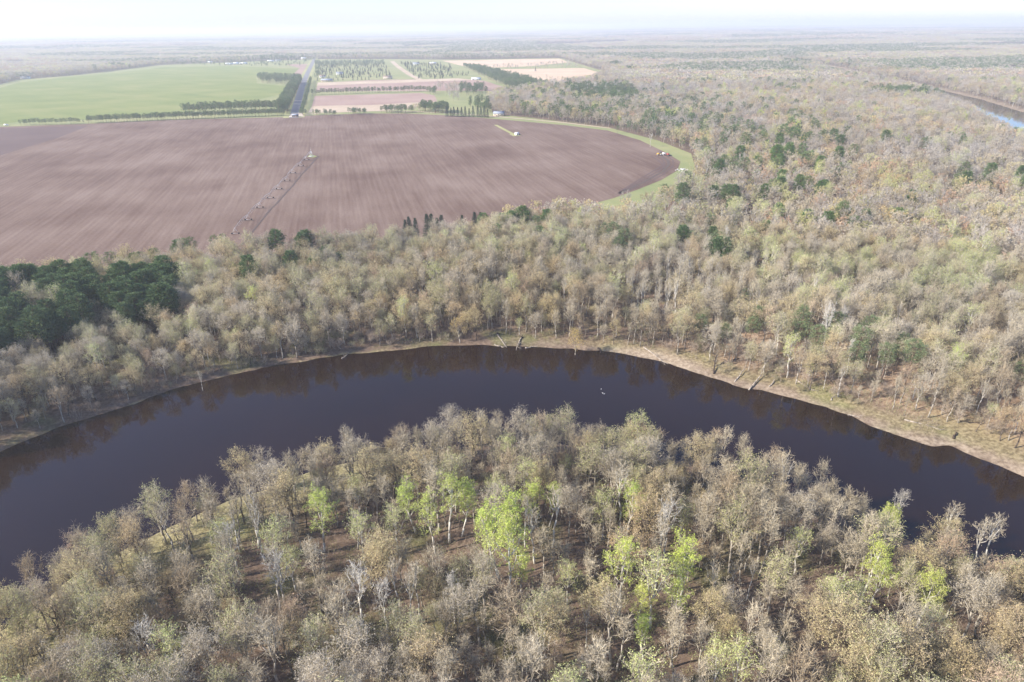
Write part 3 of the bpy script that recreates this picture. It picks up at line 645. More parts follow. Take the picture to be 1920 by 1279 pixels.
WHERE[0] = None
def fill(xlo, xhi, ylo, yhi, step, cond, seed, thin=True):
    r = np.random.default_rng(seed)
    A, B = np.meshgrid(np.arange(xlo, xhi, step), np.arange(ylo, yhi, step)); x = A.ravel() + r.uniform(-.46, .46, A.size) * step; y = B.ravel() + r.uniform(-.46, .46, A.size) * step
    ok = cond(x, y); x, y = x[ok], y[ok]
    sd, d1, d2 = river_sd(x, y); ok = (sd > 2.2) & ~inside(x, y, OPENW); x, y, sd, d1 = x[ok], y[ok], sd[ok], d1[ok]
    if not thin: return x, y, r
    px, py, pz = P(x, y, 6.0)
    far_ = pdist(x, y, FARB, False) < d1 + 1.0
    # open strip of beach and grass along the right half of the far bank, open floor in the near wood
    keep = ~(far_ & (d1 < 2.5 + 4 * vnoise(x, y, 14, 31) + 3 * sstep(1150, 1400, px)) & (px > 900))
    keep &= ~(far_ & (px > 1250) & (d1 < 34) & (r.random(len(x)) < .42 * (1 - d1 / 50)))
    keep &= ~(~far_ & (d1 < 7) & (px < 900) & (r.random(len(x)) < .35))
    for ex, ey, er, pr in ((640, 1060, 75, .7), (800, 1020, 60, .45), (960, 1090, 70, .6), (1090, 1110, 80, .65), (1240, 1150, 80, .55), (1480, 1120, 85, .6), (700, 1010, 80, .5), (900, 1060, 90, .45), (1500, 1190, 60, .4), (600, 1090, 50, .6), (1330, 1130, 70, .55), (880, 1020, 60, .5), (560, 1020, 50, .5)):
        keep &= ~((np.hypot((px - ex) / er, (py - ey) / er / .6) < 1) & (r.random(len(x)) < pr))
    return x[keep], y[keep], r
pl = np.array(placed)
def far_from_placed(x, y, dmin):
    cell = {}
    for a, b in pl: cell.setdefault((int(a // 8), int(b // 8)), []).append((a, b))
    ok = np.ones(len(x), bool)
    for i in range(len(x)):
        ci, cj = int(x[i] // 8), int(y[i] // 8)
        for a in (-1, 0, 1):
            for b in (-1, 0, 1):
                for (u, v) in cell.get((ci + a, cj + b), ()):
                    if (u - x[i]) ** 2 + (v - y[i]) ** 2 < dmin * dmin: ok[i] = False
    for l in TREES['leafing_tree']:
        if l[1] < 215: ok &= ((x - l[0]) / 3.9) ** 2 + ((y - l[1] + 3.5) / 7.0) ** 2 > 1
    return ok
def kinds_for(x, y, r):
    px, py, pz = P(x, y, 8.0); px = np.where(pz > 1, px, -500); n1 = vnoise(x, y, 38, 41); n2 = vnoise(x, y, 120, 42); u = r.random(len(x))
    dist = np.hypot(x, y)
    near = (dist < 235) & (py > 800)
    pb = .44 + .9 * (n1 - .5) + .5 * (n2 - .5)
    pb = pb + np.where(dist > 330, .18, 0) - sstep(450, 900, dist) * .22 + np.where(near & (px < 330), .28, 0) + np.where(near & (px > 1500) & (py > 1000), .22, 0) - np.where(near & (px > 350) & (px < 1300), .1, 0) - np.where(near & (py < 900), .05, 0)
    k = np.where(u < pb, 1, 0)
    u2 = r.random(len(x)); k = np.where(u2 < .02, 2, k)
    # conifers: a belt running from the field's corner to the upper right
    cz = np.exp(-((py - 330) / 70) ** 2) * sstep(1150, 1250, px) * (1 - sstep(1480, 1650, px)) * .22 + np.exp(-((py - 240) / 40) ** 2) * sstep(930, 1000, px) * (1 - sstep(1250, 1400, px)) * .30
    cz = cz + sstep(.62, .75, vnoise(x, y, 55, 43)) * (dist > 300) * .12 + sstep(.66, .8, vnoise(x, y, 170, 44)) * (dist > 900) * .7
    k = np.where(u2 > 1 - cz, 4, k)
    k = np.where((r.random(len(x)) < .02 + .05 * sstep(.6, .7, vnoise(x, y, 60, 45))), 3, k)
    return k
def add_fill(res, dmin):
    x, y, r = res; ok = far_from_placed(x, y, dmin); x, y = x[ok], y[ok]; k = kinds_for(x, y, r)
    sc = np.where(r.random(len(x)) < .42, r.uniform(.5, .82, len(x)), r.uniform(.85, 1.22, len(x)))
    sdr = river_sd(x, y)[0]; sc = sc * np.where(sdr < 18, .84, 1); qx_, qy_, _q = P(x, y, LAND); sc = sc * np.where((qx_ < 370) & (qy_ > 630) & (qy_ < 740) & (_q > 1), .8, 1)
    rt = r.random(len(x)) * 6.283
    cx_, cy_, _q = P(x, y, 5.0); clear = np.zeros(len(x), bool)
    for ex, ey, er in ((640, 1050, 95), (820, 1030, 90), (960, 1090, 90), (1090, 1110, 95), (1240, 1150, 90), (1470, 1130, 110), (1330, 1130, 80), (720, 1010, 90), (870, 1080, 70)): clear |= np.hypot((cx_ - ex) / er, (cy_ - ey) / er / .62) < 1
    slim = (clear & (r.random(len(x)) < .72)) | ((cy_ > 880) & (cx_ > 380) & (r.random(len(x)) < .25)); slim &= _q > 1
    for i in range(len(x)):
        if slim[i]: TREES['bare_tree'].append((x[i], y[i], r.uniform(.7, 1.1), rt[i], 'slender grey', None))
        else: TREES[KINDS[k[i]]].append((x[i], y[i], sc[i], rt[i], None, None))
wedge = lambda x, y, e=40: np.abs(x) < .80 * y + e
sx_, sy_, r_ = fill(-330, 420, 60, 330, 3.4, lambda x, y: wedge(x, y, 10), 55, False)
sd1_ = river_sd(sx_, sy_)[1]; fb_ = pdist(sx_, sy_, FARB, False) < sd1_ + 1; spx, spy, _z = P(sx_, sy_, 3.)
pr_ = np.where(fb_, np.where(sd1_ < 32, .16 + .22 * (spx > 1200) + .45 * ((spx < 880) & (sd1_ < 11)), .012), np.where(spy > 950, .035, .012)) * (vnoise(sx_, sy_, 13, 58) > .35) * (sd1_ > np.where(spx < 880, 1.2, 3.5 + 4 * vnoise(sx_, sy_, 9, 59)))
for i in np.where(r_.random(len(sx_)) < pr_)[0]: TREES['shrub'].append((sx_[i], sy_[i], r_.uniform(.55, 1.25), r_.random() * 6.28, None, None))
add_fill(fill(-420, 520, 52, 420, 4.7, lambda x, y: wedge(x, y, 55), 1), 3.9)
add_fill(fill(-1200, 1200, 420, 1450, 7.2, lambda x, y: wedge(x, y, 30), 2), 4.0)

near_open = lambda x, y: (pdist(x, y, OPENW) < 75) & wedge(x, y, 60)
add_fill(fill(-2600, 2200, 1450, 3600, 9.0, near_open, 8), 4.0)
add_fill(fill(600, 2400, 1450, 2700, 9.0, lambda x, y: (river_sd(x, y)[2] < 85) & wedge(x, y, 60), 9), 4.0)
_o1 = 'first second third fourth fifth sixth seventh eighth ninth tenth eleventh twelfth thirteenth fourteenth fifteenth sixteenth seventeenth eighteenth nineteenth'.split()
_o10 = 'twent thirt fort fift sixt sevent eight ninet'.split()
def ordinal(n):
    if n < 20: return _o1[n - 1]
    t, u = divmod(n, 10)
    if t > 9: return 'hundredth' if n == 100 else 'hundred and ' + ordinal(n - 100)
    return _o10[t - 2] + ('ieth' if u == 0 else 'y-' + _o1[u - 1])
def hname(px, a=('left edge', 'far left', 'left', 'left of centre', 'centre', 'right of centre', 'right', 'far right', 'right edge')):
    return a[int(min(8, max(0, px / 1920 * 9)))]
def place_name(px, py, x, y):
    d1 = river_sd([x], [y])[1][0]; farb = pdist([x], [y], FARB, False)[0] < d1 + 1.0
    if not farb:
        return 'at near water edge' if d1 < 13 else ('along bottom edge' if py > 1190 else 'in near wood, lower part' if py > 1100 else 'in near wood, middle part' if py > 1000 else 'in near wood, upper part')
    return 'on far riverbank' if d1 < 12 else 'just behind far riverbank' if d1 < 30 else 'further behind far riverbank' if d1 < 60 else 'deep in far wood' if y < 380 else 'in far wood near the fields' if y < 620 else 'in the farmland'
ROOTS = []
def emit_trees(kind, look, cat, group, limit):
    T = np.array([t[:4] for t in TREES[kind]]); tones = [t[4] for t in TREES[kind]]; vs = DATA[kind]; r = np.random.default_rng(len(kind))
    z = land(T[:, 0], T[:, 1]); Hs = (16 if kind != 'shrub' else 3) * T[:, 2]
    px, py, pz = P(T[:, 0], T[:, 1], z + Hs * .7); vis = (pz > 1) & (px > -15) & (px < 1935) & (py < 1300) & (py > 0)
    px2, py2, _ = P(T[:, 0], T[:, 1], z); tx, ty, _ = P(T[:, 0], T[:, 1], z + Hs)
    size = np.where(vis & ((np.hypot(T[:, 0], T[:, 1]) > 1) if kind != 'shrub' else True), py2 - ty, -1)
    order = np.argsort(-size); chosen = [i for i in order[:limit] if size[i] > 0]; cs = set(chosen)
    vi = np.zeros(len(T), int)
    for i in range(len(T)):
        opt = [] 
        while not opt: opt = [j for j, v in enumerate(vs) if (tones[i] is None and v['tone'] not in ('golden', 'bright green') and (v['tone'] not in ('russet', 'white-limbed', 'slender grey') or r.random() < .25)) or v['tone'] == tones[i]]
        vi[i] = opt[int(r.integers(len(opt)))]
    cells = {}
    for i in chosen: cells.setdefault((vs[vi[i]]['tone'], TREES[kind][i][5] or place_name(px[i], py[i], T[i, 0], T[i, 1]), hname(px[i])), []).append(i)
    for (tone, v, h), lst in cells.items():
        lst.sort(key=lambda i: px[i]); n = len(lst)
        for q, i in enumerate(lst):
            o_ = '' if n == 1 else 'leftmost ' if q == 0 else 'rightmost ' if q == n - 1 else ordinal(q + 1) + ' from left, '
            label = o_ + look.replace('TONE', tone) + ' ' + v + ('' if h is None else ', ' + h)
            label = label.replace('slender grey bare', 'slender bare')
            root = bpy.data.objects.new(kind, None); COL.objects.link(root)
            root.empty_display_size = .5; root.location = (T[i, 0], T[i, 1], z[i] - .1); root.rotation_euler = (0, 0, T[i, 3]); root.scale = (T[i, 2],) * 3
            root['label'] = label; root['category'] = cat; root['group'] = group
            for nm, me in (('trunk', vs[vi[i]]['t']), ('crown', vs[vi[i]]['c'])):
                c = bpy.data.objects.new(nm, me); COL.objects.link(c); c.parent = root
            ROOTS.append(root)
    rest = [i for i in range(len(T)) if i not in cs]
    return T[rest], z[rest], vi[rest]
def instancer(name, T, z, vi, meshes, label, cat):
    """one stuff object: every remaining plant of a kind, spread by geometry nodes"""
    if len(T) == 0: return None
    src = bpy.data.collections.new(name + '_source')
    for i, me in enumerate(meshes):
        src.objects.link(bpy.data.objects.new(f'{name}_plant_{i:02d}', me))
    me = bpy.data.meshes.new(name); me.vertices.add(len(T)); me.vertices.foreach_set('co', np.stack([T[:, 0], T[:, 1], z - .1], 1).astype(np.float32).ravel())
    a = me.attributes.new('pick', 'INT', 'POINT'); a.data.foreach_set('value', np.asarray(vi, np.int32))
    vattr(me, 'turn', T[:, 3]); vattr(me, 'size', T[:, 2])
    o = bpy.data.objects.new(name, me); COL.objects.link(o); o['kind'] = 'stuff'; o['label'] = label; o['category'] = cat
    ng = bpy.data.node_groups.new(name + '_nodes', 'GeometryNodeTree')
    ng.interface.new_socket('Geometry', in_out='INPUT', socket_type='NodeSocketGeometry'); ng.interface.new_socket('Geometry', in_out='OUTPUT', socket_type='NodeSocketGeometry')
    N, Lk = ng.nodes, ng.links
    gi = N.new('NodeGroupInput'); go = N.new('NodeGroupOutput'); ip = N.new('GeometryNodeInstanceOnPoints'); ci = N.new('GeometryNodeCollectionInfo')
    ci.inputs['Collection'].default_value = src; ci.inputs['Separate Children'].default_value = True; ci.inputs['Reset Children'].default_value = True
    ip.inputs['Pick Instance'].default_value = True
    def na(nm, ty):
        n = N.new('GeometryNodeInputNamedAttribute'); n.data_type = ty; n.inputs['Name'].default_value = nm; return n.outputs['Attribute']
    cx = N.new('ShaderNodeCombineXYZ'); Lk.new(na('turn', 'FLOAT'), cx.inputs[2])
    Lk.new(gi.outputs[0], ip.inputs['Points']); Lk.new(ci.outputs[0], ip.inputs['Instance']); Lk.new(na('pick', 'INT'), ip.inputs['Instance Index'])
    Lk.new(cx.outputs[0], ip.inputs['Rotation']); Lk.new(na('size', 'FLOAT'), ip.inputs['Scale']); Lk.new(ip.outputs[0], go.inputs[0])
    md = o.modifiers.new('spread', 'NODES'); md.node_group = ng
    return o
SPEC = [('bare_tree', 'TONE bare tree', 'tree', 'bare hardwood trees of the riverside woods', 300),
        ('budding_tree', 'TONE budding tree', 'tree', 'budding trees of the riverside woods', 300),
        ('pale_barked_tree', 'TONE bare tree', 'tree', 'pale barked trees in the woods', 300),
        ('leafing_tree', 'TONE leafing tree', 'tree', 'trees in fresh leaf', 300),
        ('pine_tree', 'TONE pine', 'pine tree', 'pines of plantation and woods', 300),
        ('spruce_tree', 'TONE spruce', 'spruce tree', 'pointed spruces by the fields', 300),
        ('shrub', 'TONE shrub', 'shrub', 'shrubs on the banks and woodland floor', 300)]
STUFF = {'bare_tree': ('bare_woodland', 'grey leafless woodland spreading beyond the river to the hazy distance'), 'budding_tree': ('budding_woodland', 'tan budding tree crowns massed across the far woodland'),
         'pale_barked_tree': ('aspen_woodland', 'pale stemmed aspens scattered through the far woodland'), 'leafing_tree': ('green_woodland', 'fresh green tree crowns dotted through the far woodland'),
         'pine_tree': ('pine_woodland', 'dark pines of far belts, windbreaks and plantation rear'), 'spruce_tree': ('spruce_woodland', 'small dark spruces of the distant tree nursery rows'), 'shrub': ('shrub_thicket', 'brown and green shrubs scattered on the woodland floor')}
for kind, look, cat, group, lim in SPEC:
    T, z, vi = emit_trees(kind, look, cat, group, lim)
    nv = len(DATA[kind]); far_m = FAR.get(kind, []); dist = np.hypot(T[:, 0], T[:, 1]); r = np.random.default_rng(5)
    fi = r.integers(0, max(1, len(far_m)), len(T)) + nv; vi = np.where((dist > 400) & (len(far_m) > 0), fi, vi)
    nm, lb_ = STUFF[kind]
    instancer(nm, T, z, vi, [d['full'] for d in DATA[kind]] + far_m, lb_, 'woodland')

# ---- undergrowth
def brush(seed, n, H, R, w, leaves=0):
    r = np.random.default_rng(seed); C = Geo(); A = np.stack([r.normal(size=n) * R * .5, r.normal(size=n) * R * .5, np.zeros(n) - .1], 1)
    B = A + np.stack([r.normal(size=n) * .5, r.normal(size=n) * .5, H * (.5 + .6 * r.random(n))], 1); C.spikes(r, A, B, w, 0)
    i = np.repeat(np.arange(n), 5); u = .3 + .7 * r.random((len(i), 1)); S = A[i] + (B[i] - A[i]) * u
    C.spikes(r, S, S + nrm(r.normal(size=(len(i), 3)) + [0, 0, .6]) * (.4 + .5 * r.random((len(i), 1))) * H / 3, w * .7, 0)
    if leaves: C.flakes(r, S[r.integers(0, len(S), leaves)] + r.normal(size=(leaves, 3)) * .25, .14, 1)
    return C.mesh('brush_mesh', [M['brush'], M['brush_green']])
bm_ = [brush(1, 9, 3.0, 1.6, .07), brush(2, 7, 4.5, 1.2, .08), brush(3, 12, 1.6, 1.5, .06), brush(4, 8, 2.6, 1.5, .07, 70), brush(5, 10, 1.6, 1.6, .06, 120)]
x, y, r = fill(-330, 420, 55, 400, 3.1, lambda x, y: wedge(x, y, 20), 77, False)
d1 = river_sd(x, y)[1]; k_ = (vnoise(x, y, 18, 51) > .36) & (d1 > np.where(P(x, y, 1.)[0] < 880, 1.5, 3 + 6 * vnoise(x, y, 9, 53))); x, y, d1 = x[k_], y[k_], d1[k_]
pk = np.where(vnoise(x, y, 25, 52) > .55, r.integers(3, 5, len(x)), r.integers(0, 3, len(x)))
instancer('undergrowth', np.stack([x, y, r.uniform(.6, 1.3, len(x)), r.random(len(x)) * 6.28], 1), land(x, y), pk, bm_, 'brown brushy saplings and shrubs on the woodland floor', 'undergrowth')

# ---- distant woodland: canopy patches, each many crowns
def patch(seed, size, n, hh, cr, fl, mats, flake):
    r = np.random.default_rng(seed); C = Geo(); g = int(math.sqrt(n))
    cx_, cy_ = np.meshgrid(np.arange(g), np.arange(g)); cx_ = (cx_.ravel() + .5 + r.uniform(-.4, .4, g * g)) / g * size - size / 2; cy_ = (cy_.ravel() + .5 + r.uniform(-.4, .4, g * g)) / g * size - size / 2
    hs = hh * r.uniform(.75, 1.15, g * g); rr = cr * r.uniform(.75, 1.2, g * g); mi = r.integers(0, len(mats), g * g)
    for q in range(len(mats)):
        ii = np.where(mi == q)[0]
        if len(ii) == 0: continue
        i = np.repeat(ii, fl); d = nrm(r.normal(size=(len(i), 3))); d[:, 2] = np.abs(d[:, 2]) * 1.1 - .25
        c = np.stack([cx_[i] + d[:, 0] * rr[i], cy_[i] + d[:, 1] * rr[i], hs[i] * .72 + d[:, 2] * rr[i] * .95], 1); C.flakes(r, c, flake * r.uniform(.6, 1.3, len(i)), q)
    return C.mesh('canopy_patch_mesh', mats)
hw = [M['bud_grey'], M['bud_tan'], M['twig_far'], M['bud_grey'], M['twig_far'], M['bud_grey'], M['bud_green']]; hw2 = [M['twig_far'], M['bud_grey'], M['twig_brown'], M['bud_red']]; cf = [M['needle'], M['needle_olive'], M['bud_grey']]
pats = [patch(1, 50, 36, 16, 4.8, 30, hw, 1.5), patch(2, 50, 36, 16, 4.8, 30, hw, 1.5), patch(3, 50, 36, 15, 4.6, 30, hw2, 1.5), patch(4, 50, 42, 17, 3.9, 30, cf, 1.3),
        patch(5, 160, 196, 16, 7.0, 16, hw, 3.6), patch(6, 160, 196, 16, 7.0, 16, hw2, 3.6), patch(7, 160, 196, 16, 6.5, 16, cf, 3.4)]
CLEAR = [GP(c) for c in ([(470, 104), (560, 102), (562, 106), (430, 108)], [(200, 80), (262, 79), (262, 83), (200, 84)], [(0, 118), (60, 116), (70, 120), (0, 124)], [(750, 88), (850, 84), (850, 87), (752, 91)],
         [(880, 99), (925, 98), (925, 103), (890, 104)], [(1000, 83), (1110, 81), (1110, 85), (1000, 88)], [(1105, 79), (1190, 77), (1190, 82), (1105, 84)], [(1100, 70), (1290, 66), (1290, 69), (1100, 73)], [(1110, 92), (1140, 91), (1142, 95), (1110, 96)], [(1835, 84), (1990, 83), (1990, 89), (1835, 88)],
         [(620, 72), (700, 70), (700, 72.5), (620, 74)], [(60, 95), (140, 93), (140, 96), (60, 99)], [(1400, 64), (1500, 62), (1500, 64), (1400, 66)], [(300, 88), (420, 86), (420, 88.5), (300, 91)], [(860, 76), (930, 75), (930, 77), (860, 78)])]
for i, c in enumerate(CLEAR): sheet('distant_field', c, (tan, pale, meadow)[i % 3 if i % 4 else 1], 1, True)
def tiles(xr, y0, y1, step, seed, ip, r0, r1):
    r = np.random.default_rng(seed); A, B = np.meshgrid(np.arange(-xr, xr, step), np.arange(y0, y1, step)); x, y = A.ravel() + r.uniform(-.32, .32, A.size) * step, B.ravel() + r.uniform(-.32, .32, A.size) * step
    ok = (np.abs(x) < .82 * y + 120) & (y >= r0) & (y < r1); x, y = x[ok], y[ok]
    sd = river_sd(x, y)[0]; ok = (sd > step * .55) & ~inside(x, y, OPENW)
    ok &= (pdist(x, y, OPENW) > step * .35)
    for c in CLEAR: ok &= ~inside(x, y, c)
    ok &= vnoise(x, y, 210, 61) > .12
    x, y = x[ok], y[ok]; con = (vnoise(x * .45, y, 330, 62) > .56)
    n = vnoise(x, y, 400, 63); pk = np.where(con, ip[-1], np.where(n > .5, ip[0], ip[min(1 + 0, len(ip) - 2)])); 
    if len(ip) == 4: pk = np.where(~con & (r.random(len(x)) < .35), ip[2], pk)
    return np.stack([x, y, r.uniform(.9, 1.12, len(x)), r.random(len(x)) * 6.283], 1), pk
T1, p1 = tiles(4700, 1450, 5200, 46, 3, [0, 1, 2, 3], 1450, 5200)
T2, p2 = tiles(16000, 5200, 19000, 165, 4, [4, 5, 6], 5200, 19000)
TT = np.vstack([T1, T2]); instancer('distant_woodland', TT, land(TT[:, 0], TT[:, 1]), np.concatenate([p1, p2]), pats, 'hazy mixed woodland reaching to the horizon', 'woodland')
# ------------------------------------------------------------------ farm things, houses, driftwood
galv = plain('galvanised_steel', (.55, .56, .58), .45, .6, .1); rubber = plain('tyre_rubber', (.03, .03, .032), .85); dark_metal = plain('dark_metal', (.06, .06, .065), .5, .3)
glass = plain('window_glass', (.05, .07, .09), .12, .0, .1, spec=.6); white_paint = plain('white_paint', (.80, .80, .78), .6, 0, .05); yellow_paint = plain('orange_yellow_paint', (.75, .42, .06), .45)
red_paint = plain('dull_red_paint', (.38, .07, .06), .5); grey_shingle = plain('grey_shingles', (.24, .26, .29), .85); blue_roof = plain('blue_grey_roof', (.30, .33, .38), .6)
white_roof = plain('pale_metal_roof', (.72, .74, .76), .4); tan_siding = plain('tan_siding', (.55, .47, .38), .8); brown_roof = plain('brown_roof', (.26, .19, .15), .85); door_m = plain('door_paint', (.20, .13, .10), .6)
drift = plain('weathered_driftwood', (.33, .28, .23), .9, var=.3); wet_wood = plain('dark_wet_wood', (.07, .05, .04), .9, var=.3); stone_m = plain('grey_fieldstone', (.46, .45, .43), .9, var=.3, scale=.8)
feather = plain('white_feathers', (.85, .85, .83), .8, var=.03)
def part(name, geo, mat, parent, label=None):
    o = bpy.data.objects.new(name, geo.mesh(name, [mat])); COL.objects.link(o); o.parent = parent
    if label: o['label'] = label
    return o
def thing(name, label, cat, loc, rz=0.0, group=None):
    o = bpy.data.objects.new(name, None); COL.objects.link(o); o.location = loc; o.rotation_euler = (0, 0, rz); o.empty_display_size = 1
    o['label'] = label; o['category'] = cat
    if group: o['group'] = group
    return o
def wheel(parent, x, y, r, w, name='wheel'):
    g = Geo(); g.prisms(np.array([[x, y - w / 2, r]]), np.array([[x, y + w / 2, r]]), r, r, 14); o = part(name, g, rubber, parent)
    h = Geo(); h.prisms(np.array([[x, y - w / 2 - .02, r]]), np.array([[x, y + w / 2 + .02, r]]), r * .5, r * .5, 10); part('rim', h, white_paint, o); return o

# centre-pivot irrigation line
pc = G(584, 293.5); tw = [G(a, b) for a, b in [(575.5, 300.8), (564.7, 312.2), (549.5, 325.5), (539.0, 339.8), (523.8, 355.5), (507.5, 372.3), (488, 390.5), (466, 413.8), (442, 440)]]
pv = thing('irrigation_pivot', 'long wheeled irrigation boom standing across the ploughed field', 'irrigation boom', (pc[0], pc[1], LAND + .1))
loc = lambda p, z: np.array([p[0] - pc[0], p[1] - pc[1], z])
g = Geo(); 
for a, b in ((-1.6, -1.6), (1.6, -1.6), (1.6, 1.6), (-1.6, 1.6)): g.tube([[a, b, 0], [a * .15, b * .15, 5.2]], [.13, .10], 5)
g.tube([[0, 0, 0], [0, 0, 8.5]], [.12, .06], 6); g.box((0, 0, .1), (4.5, 4.5, .25)); part('centre_tower', g, galv, pv)
prev = loc(pc, 4.9)
for i, p in enumerate(tw):
    q = loc(p, 4.1); d = q - prev; d2 = nrm(np.array([d[0], d[1], 0])); sn = np.array([-d2[1], d2[0], 0]); g = Geo(); n = 9
    s_ = np.linspace(0, 1, n)[:, None]; top = prev + d * s_ + np.array([0, 0, 1]) * (np.sin(s_ * math.pi) * 1.1); g.tube(top, [.065] * n, 5)
    low = prev + d * s_ + np.array([0, 0, 1]) * (np.sin(s_ * math.pi) * .1 - .9 * np.sin(s_ * math.pi) ** .5)
    g.tube(low + sn * .5, [.035] * n, 3); g.tube(low - sn * .5, [.035] * n, 3)
    for k in range(1, n - 1): g.tube([top[k], low[k] + sn * .5], [.04, .04], 3); g.tube([top[k], low[k] - sn * .5], [.04, .04], 3)
    part('span', g, galv, pv)
    w0, w1 = q + sn * 2.1, q - sn * 2.1; w0[2] = w1[2] = .75; t = Geo()
    t.tube([q, w0], [.06, .06], 4); t.tube([q, w1], [.06, .06], 4); t.tube([w0, w1], [.08, .08], 4); t.tube([(q + w0) / 2, (q + w1) / 2], [.05, .05], 3)
    to = part('drive_tower', t, galv, pv)
    for w_ in (w0, w1):
        g = Geo(); c = w_.copy(); g.prisms(np.array([c - d2 * .24]), np.array([c + d2 * .24]), .52, .52, 14); g.prisms(np.array([c - d2 * .27]), np.array([c + d2 * .27]), .35, .35, 8); part('wheel', g, rubber, to)
    prev = q
# tractor and the trailer it pulls
tx, ty = G(1237, 291.5)
tr = thing('tractor', 'orange and yellow tractor with dark cab at right end of ploughed field', 'tractor', (tx, ty, LAND + .15), math.radians(172))
g = Geo(); g.box((1.6, 0, 1.55), (2.6, 1.1, 1.1), taper=.9); g.box((-.2, 0, 1.25), (4.6, .8, .5)); g.box((3.05, 0, .95), (.7, .9, .5)); g.tube([[1.2, .35, 2.0], [1.2, .35, 3.0]], [.07, .07], 6); part('body', g, yellow_paint, tr)
g = Geo(); g.box((-.6, 0, 2.45), (1.7, 1.7, 1.5), taper=.88); c_ = part('cab', g, glass, tr); g = Geo(); g.box((-.6, 0, 3.27), (1.9, 1.9, .14)); part('roof', g, dark_metal, c_)
for a, b, r_, w_ in ((-1.0, 1.15, .98, .6), (-1.0, -1.15, .98, .6), (2.2, .95, .68, .42), (2.2, -.95, .68, .42)): wheel(tr, a, b, r_, w_)
for a in (1, -1): g = Geo(); g.box((-1.0, a * 1.15, 2.08), (1.9, .66, .10)); part('fender', g, yellow_paint, tr)
qx, qy = G(1249.5, 292.2)
pl_ = thing('planter', 'white tank and dull red seed drill towed behind the tractor', 'seed drill', (qx, qy, LAND + .15), math.radians(172))
g = Geo(); g.tube([[1.0, 0, 1.9], [1.4, 0, 1.9], [4.0, 0, 1.9], [4.4, 0, 1.9]], [.5, .95, .95, .5], 14); part('tank', g, white_paint, pl_)
g = Geo(); g.box((-1.4, 0, 1.5), (2.2, 5.2, 1.1), taper=1.12); part('hopper', g, red_paint, pl_)
g = Geo(); g.box((0, 0, .75), (9.6, .22, .22)); g.box((-1.4, 0, .7), (.25, 6.6, .25)); g.box((-3.6, 0, .7), (.25, 6.6, .25)); g.tube([[4.6, 0, .8], [6.2, 0, .8]], [.1, .07], 5)
for k in range(9): g.tube([[-3.6, -3.0 + k * .75, .7], [-3.9, -3.0 + k * .75, .05]], [.05, .05], 4)
part('frame', g, dark_metal, pl_)
for a, b in ((2.7, 1.2), (2.7, -1.2), (-1.4, 3.0), (-1.4, -3.0)): wheel(pl_, a, b, .6, .4)
# small white shed with a pump at the end of the straw track
hx, hy = G(969, 254)
ps = thing('pump_shed', 'small white shed on grass at end of straw-coloured track', 'shed', (hx, hy, LAND + .3), .4)
def gable(g, w, d, h0, h1, over=.35, th=.18):
    w2, d2 = w / 2 + over, d / 2 + over
    z0 = h0 - over * (h1 - h0) / (d / 2)
    for sgn in (1, -1):
        V = [(-w2, sgn * d2, z0), (w2, sgn * d2, z0), (w2, 0, h1), (-w2, 0, h1)]; V += [(a, b, c + th) for a, b, c in V]
        q = [(0, 1, 2, 3), (4, 7, 6, 5), (0, 4, 5, 1), (1, 5, 6, 2), (3, 2, 6, 7), (0, 3, 7, 4)]
        g.add(V, [t for a, b, c, e in q for t in ((a, b, c), (a, c, e))])
def walls(g, w, d, h0, h1):
    g.box((0, 0, h0 / 2), (w, d, h0)); V = [(-w / 2, -d / 2, h0), (-w / 2, d / 2, h0), (-w / 2, 0, h1 - .03), (w / 2, -d / 2, h0), (w / 2, d / 2, h0), (w / 2, 0, h1 - .03)]
    g.add(V, [(0, 2, 1), (3, 4, 5), (0, 3, 5), (0, 5, 2), (1, 2, 5), (1, 5, 4)])
g = Geo(); walls(g, 4.2, 3.2, 2.3, 3.3); part('wall', g, white_paint, ps); g = Geo(); gable(g, 4.2, 3.2, 2.3, 3.3); part('roof', g, white_roof, ps)
g = Geo(); g.box((.4, -1.62, 1.0), (1.0, .08, 1.95)); part('door', g, dark_metal, ps); g = Geo(); g.tube([[3.0, 0, .1], [3.0, 0, 1.3], [4.2, 0, 1.3], [4.2, 0, .1]], [.22] * 4, 8); g.box((3.6, -.8, .5), (1.2, .8, .9)); part('pump', g, dark_metal, ps)
def house(px, py, w, d, h, wm, rm, label, rz=0.0, name='house', wins=4, up=2.4, chimney=False, group='houses and barns of the far farmland'):
    x, y = G(px, py); t = thing(name, label, 'barn' if name == 'barn' else 'house', (x, y, LAND + .1), rz, group)
    g = Geo(); walls(g, w, d, h, h + up); part('wall', g, wm, t); g = Geo(); gable(g, w, d, h, h + up, .5, .2); r_ = part('roof', g, rm, t)
    if chimney: g = Geo(); g.box((w * .22, .8, h + up + .2), (.8, .8, 1.8)); part('chimney', g, stone_m, r_)
    for k in range(wins):
        g = Geo(); g.box((-w / 2 + (k + .5) * w / wins, -d / 2 - .03, h * .58), (1.2, .10, 1.2)); part('window', g, glass, t)
    g = Geo(); g.box((-w / 2 + w / max(wins, 1), -d / 2 - .03, 1.05), (1.0 if name == 'house' else 3.4, .12, 2.1)); part('door', g, door_m, t)
